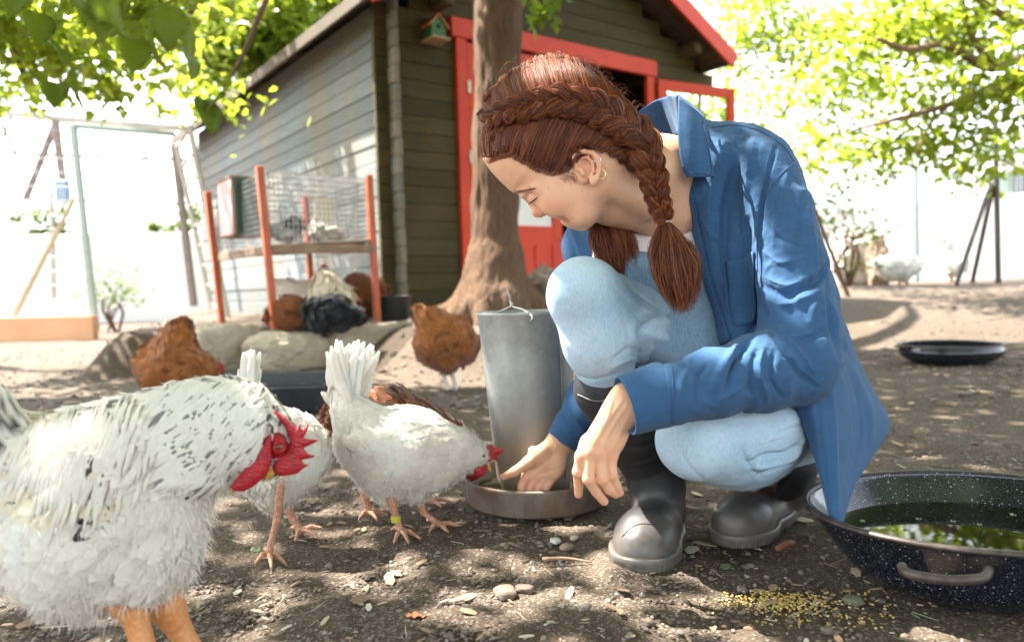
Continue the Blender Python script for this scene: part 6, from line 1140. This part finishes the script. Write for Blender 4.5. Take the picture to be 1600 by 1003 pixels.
if tq is not None:
    cu = bpy.data.curves.new('strap_letter', 'FONT'); cu.body = 'B'; cu.size = .014; cu.extrude = .0004; cu.align_x = 'CENTER'; lo0 = bpy.data.objects.new('tmp', cu); lo_ = bpy.data.objects.new('strap_letter', bpy.data.meshes.new_from_object(lo0)); bpy.data.objects.remove(lo0); COL.objects.link(lo_); lo_.parent = wo
    d_, s2_, u_ = frame(-tn); zx = np.array(tn); xx = unit(np.cross([0, 0, 1.0], zx)); yy = np.cross(zx, xx); lo_.matrix_local = Matrix([[xx[i], yy[i], zx[i], tq[i]-wo.location[i]] for i in range(3)]+[[0, 0, 0, 1]]); lo_.data.materials.append(simple('grey_print', (.3, .3, .3)))
# ---- shirt
sh_ = Sdf([.2, .95, .12], [.75, 1.62, .82], .0042)
sh_.pillow([(1062, 168), (1085, 176), (1112, 187), (1154, 190), (1194, 200), (1229, 217), (1244, 242), (1259, 276), (1269, 320), (1284, 364), (1296, 410), (1312, 460), (1313, 488), (1328, 520), (1340, 570), (1330, 650), (1260, 660), (1180, 620), (1124, 560), (1106, 490), (1088, 440), (1076, 376), (1064, 340), (1057, 308), (1058, 240)], 1.31, .115, .06, .01)
EL = [P(1186, 262, 1.215), P(1215, 330, 1.19), P(1237, 420, 1.16), P(1247, 500, 1.13), P(1243, 566, 1.11)]
sh_.chain(EL, [.052, .052, .055, .056, .061], .012); sh_.chain([EL[-1], P(1190, 582, 1.075), P(1110, 600, 1.04), P(1040, 617, 1.02)], [.062, .054, .046, .043], .02, flat=(_F, 1.12))
sh_.ell(P(1262, 560, 1.13), (.04, .045, .06), None, .02)
SS = [([(1184, 446), (1229, 460), (1279, 436), (1295, 416)], 6, -.010), ([(1190, 432), (1232, 446), (1280, 422)], 8, .005), ([(1188, 464), (1230, 476), (1285, 452)], 9, .006), ([(1182, 459), (1190, 495), (1172, 520)], 7, -.008), ([(1200, 515), (1225, 545), (1252, 585), (1275, 606)], 6, -.007), ([(1212, 505), (1245, 540), (1272, 580)], 8, .005), ([(1204, 512), (1249, 530), (1290, 520)], 5, -.005), ([(1174, 532), (1150, 560), (1132, 612)], 7, -.009), ([(1160, 530), (1136, 562), (1112, 608)], 8, .006), ([(1192, 545), (1186, 580), (1200, 625)], 7, .006), ([(1182, 548), (1172, 590), (1180, 628)], 5, -.006), ([(1210, 550), (1205, 590), (1222, 622)], 5, -.005), ([(1105, 570), (1090, 590), (1085, 630)], 6, -.004), ([(1075, 575), (1064, 600), (1062, 640)], 7, .004), ([(1125, 625), (1160, 600), (1180, 560)], 5, .004),
      ([(1158, 208), (1142, 300), (1134, 400), (1146, 500)], 11, -.014), ([(1135, 205), (1112, 290), (1105, 380)], 12, .006), ([(1178, 215), (1164, 300), (1160, 400)], 9, .006), ([(1215, 225), (1196, 290), (1186, 350), (1184, 430)], 4, -.007), ([(1232, 260), (1215, 330), (1205, 400)], 7, .004), ([(1240, 300), (1250, 360), (1240, 420)], 8, -.004), ([(1262, 320), (1272, 380), (1278, 412)], 6, .004), ([(1112, 300), (1118, 400), (1130, 500)], 7, -.004), ([(1295, 440), (1300, 500), (1318, 560)], 7, -.006), ([(1306, 470), (1312, 530), (1330, 600)], 6, .005), ([(1190, 340), (1215, 370), (1250, 385)], 5, -.003), ([(1188, 390), (1220, 410), (1262, 400)], 6, .003), ([(1095, 330), (1105, 360), (1130, 380)], 6, .003)]
g_sh = subdiv(sh_.mesh(2)); g_sh = strokes(g_sh, [(a_, b_*.9, c_*1.0) for a_, b_, c_ in SS]); g_sh = displace(g_sh, lambda V: fbm(V*np.array([1, 1, .6]), 13, 3, 8)*.003-np.abs(fbm(V*np.array([1, 1, .45])+.02*fbm(V, 20, 2, 3)[:, None], 26, 2, 12))*.0036-np.abs(fbm(V*np.array([.5, 1, 1]), 60, 2, 14))*.0011)
obj('shirt', g_sh, M_SHIRT, wo); BS = bvh(g_sh)
# far sleeve
fs = Sdf(P(830, 720, 1.55)-[.0, .25, .0], P(1010, 320, 1.55)+[.05, .06, .03], .0042); fs.chain([P(1010, 372, 1.42), P(925, 385, 1.43), P(960, 480, 1.46), P(965, 560, 1.47)], [.07, .055, .058, .052], .02); fs.chain([P(965, 560, 1.47), P(925, 625, 1.465), P(893, 668, 1.452)], [.05, .046, .037], .02); g_fs = fs.mesh(2); g_fs = strokes(g_fs, [([(880, 365), (895, 385), (900, 405)], 4, -.004), ([(890, 350), (902, 380), (915, 400)], 5, .004), ([(905, 625), (925, 640), (935, 660)], 4, -.004), ([(885, 640), (905, 665), (915, 690)], 5, .004)]); g_fs = displace(g_fs, lambda V: fbm(V, 22, 3, 5)*.002); obj('far_sleeve', g_fs, M_SHIRT, wo)
def cuff(c0, c1, r0, r1, up, fl, nm='cuff', th=.0022):
    c0, c1 = np.array(c0), np.array(c1); d = unit(c1-c0); u = unit(np.array(up)-d*(np.array(up)@d)); v = np.cross(d, u); a = np.linspace(0, 2*np.pi, 48, endpoint=False); rings = []
    for t_, rr2 in ((0, r0), (.15, r0+.0012), (.5, (r0+r1)/2+.001), (.93, r1+.001), (1, r1), (1, r1-th), (.6, r1-th-.001), (.2, r0-th-.002)):
        rings.append([c0+(c1-c0)*t_+u*math.cos(x)*rr2*(1+.03*math.sin(3*x+t_*2))+v*math.sin(x)*rr2*fl for x in a])
    return obj(nm, tube_rings(np.array(rings)), M_SHIRT, wo)
cuff(P(1043, 615, 1.022), P(976, 635, 1.01), .0445, .0405, _U, .82); cuff(P(897, 662, 1.452), P(877, 690, 1.448), .0375, .031, _R, .9)
# collar
col1 = patch([[(1060, 150, 1.2), (1059, 185, 1.185), (1060, 225, 1.178), (1066, 262, 1.176), (1074, 277, 1.176)], [(1078, 162, 1.2), (1080, 195, 1.18), (1083, 230, 1.172), (1088, 258, 1.17), (1094, 277, 1.17)], [(1101, 183, 1.215), (1104, 205, 1.19), (1108, 235, 1.182), (1113, 260, 1.18), (1117, 276, 1.178)]], 14, 20, .0028); obj('collar', col1, M_SHIRT, wo)
col2 = patch([[(993, 178, 1.33), (1012, 165, 1.33), (1035, 153, 1.32), (1061, 149, 1.2)], [(1000, 200, 1.33), (1016, 186, 1.345), (1038, 172, 1.33), (1061, 162, 1.22)], [(1016, 222, 1.33), (1030, 212, 1.345), (1046, 198, 1.33), (1062, 185, 1.24)], [(1030, 236, 1.34), (1040, 226, 1.34), (1052, 216, 1.33), (1064, 206, 1.25)]], 14, 20, .0028); obj('collar', col2, M_SHIRT, wo, label='inner back of the stand-up collar')
col3 = patch([[(1060, 150, 1.2), (1080, 163, 1.25), (1101, 183, 1.26)], [(1040, 152, 1.32), (1066, 164, 1.34), (1095, 184, 1.34)]], 8, 12, .0028); obj('collar', col3, M_SHIRT, wo)
BCo = bvh(col1); drape(BCo, [(1067, 258), (1078, 270), (1096, 271), (1112, 271), (1106, 230), (1098, 190)], .0005, M_STI, 'stitching', 50)
# placket strip, pocket, seams
def lay(B, rows, nu, nv, lift, th, nm, m_=None, par=None):
    R2 = [catmull(np.array(r, float), nv) for r in rows]; S2 = np.stack(R2); S2 = np.stack([catmull(S2[:, j], nu) for j in range(nv)], 1); G_ = np.zeros((nu, nv, 3)); ok = True
    for i in range(nu):
        for j in range(nv):
            q, nn = hit(B, S2[i, j, 0], S2[i, j, 1], lift); 
            if q is None: q = G_[i-1, j] if i else (G_[i, j-1] if j else P(S2[i, j, 0], S2[i, j, 1], 1.2))
            G_[i, j] = q
    for _ in range(2): G_[1:-1] = .5*G_[1:-1]+.25*(G_[:-2]+G_[2:])
    return obj(nm, gridsurf(G_, th), m_ or M_SHIRT, par or wo)
lay(BS, [[(1060, 285), (1065, 325), (1078, 372), (1091, 437), (1109, 486), (1126, 540)], [(1080, 285), (1088, 330), (1098, 372), (1110, 430), (1126, 480), (1142, 530)]], 6, 36, .0022, .0022, 'placket')
drape(BS, [(1081, 290), (1089, 330), (1099, 372), (1111, 430), (1127, 480), (1142, 528)], .0009, M_STI, 'stitching', 50, .0018)
lay(BS, [[(1136, 408), (1137, 440), (1141, 480), (1150, 510)], [(1160, 404), (1162, 440), (1166, 480), (1172, 505)], [(1180, 392), (1180, 430), (1180, 470), (1178, 500)]], 12, 16, .003, .0025, 'pocket')
for q in ([(1112, 200), (1150, 196), (1190, 207), (1222, 228), (1240, 252)], [(1241, 254), (1218, 275), (1198, 305), (1187, 340), (1183, 380), (1184, 425)]): drape(BS, q, .0008, M_STI, 'seam', 60)
drape(BS, [(1049, 572), (1052, 610), (1050, 660)], .0008, M_STI, 'seam', 30)
for x, y in ((1098, 429), (1086, 340), (1124, 505)):
    q, nn = hit(BS, x+6, y, .0048)
    if q is not None: obj('buttonhole', tube([q-_U*.006, q+_U*.006], .0009, 5), M_STI, wo)
# tail hanging to the pan
TLr = [[(1232, 560, 1.15), (1262, 555, 1.13), (1300, 545, 1.17), (1340, 560, 1.3)], [(1238, 620, 1.15), (1268, 610, 1.13), (1318, 600, 1.18), (1364, 610, 1.3)], [(1258, 672, 1.13), (1285, 665, 1.11), (1335, 660, 1.17), (1390, 664, 1.27)], [(1272, 715, 1.11), (1293, 712, 1.1), (1325, 712, 1.13), (1362, 714, 1.2)], [(1283, 756, 1.09), (1298, 758, 1.085), (1318, 757, 1.1), (1336, 756, 1.14)], [(1295, 802, 1.07), (1304, 806, 1.068), (1313, 806, 1.075), (1320, 804, 1.09)], [(1308, 822, 1.062), (1311, 823, 1.062), (1313, 824, 1.064), (1315, 823, 1.066)]]
g_tl = patch(TLr, 60, 46, .0026); g_tl = strokes(g_tl, [([(1290, 560), (1300, 640), (1304, 740), (1308, 800)], 6, .006), ([(1275, 600), (1282, 680), (1296, 780)], 6, -.004), ([(1318, 560), (1335, 620), (1340, 680), (1325, 750)], 7, -.007), ([(1335, 580), (1358, 640), (1360, 690)], 6, .006)]) 
obj('shirt_tail', g_tl, M_SHIRT, wo); BTL = bvh(g_tl); drape(BTL, [(1262, 672), (1276, 714), (1288, 756), (1299, 800)], .0006, M_STI, 'hem', 40)
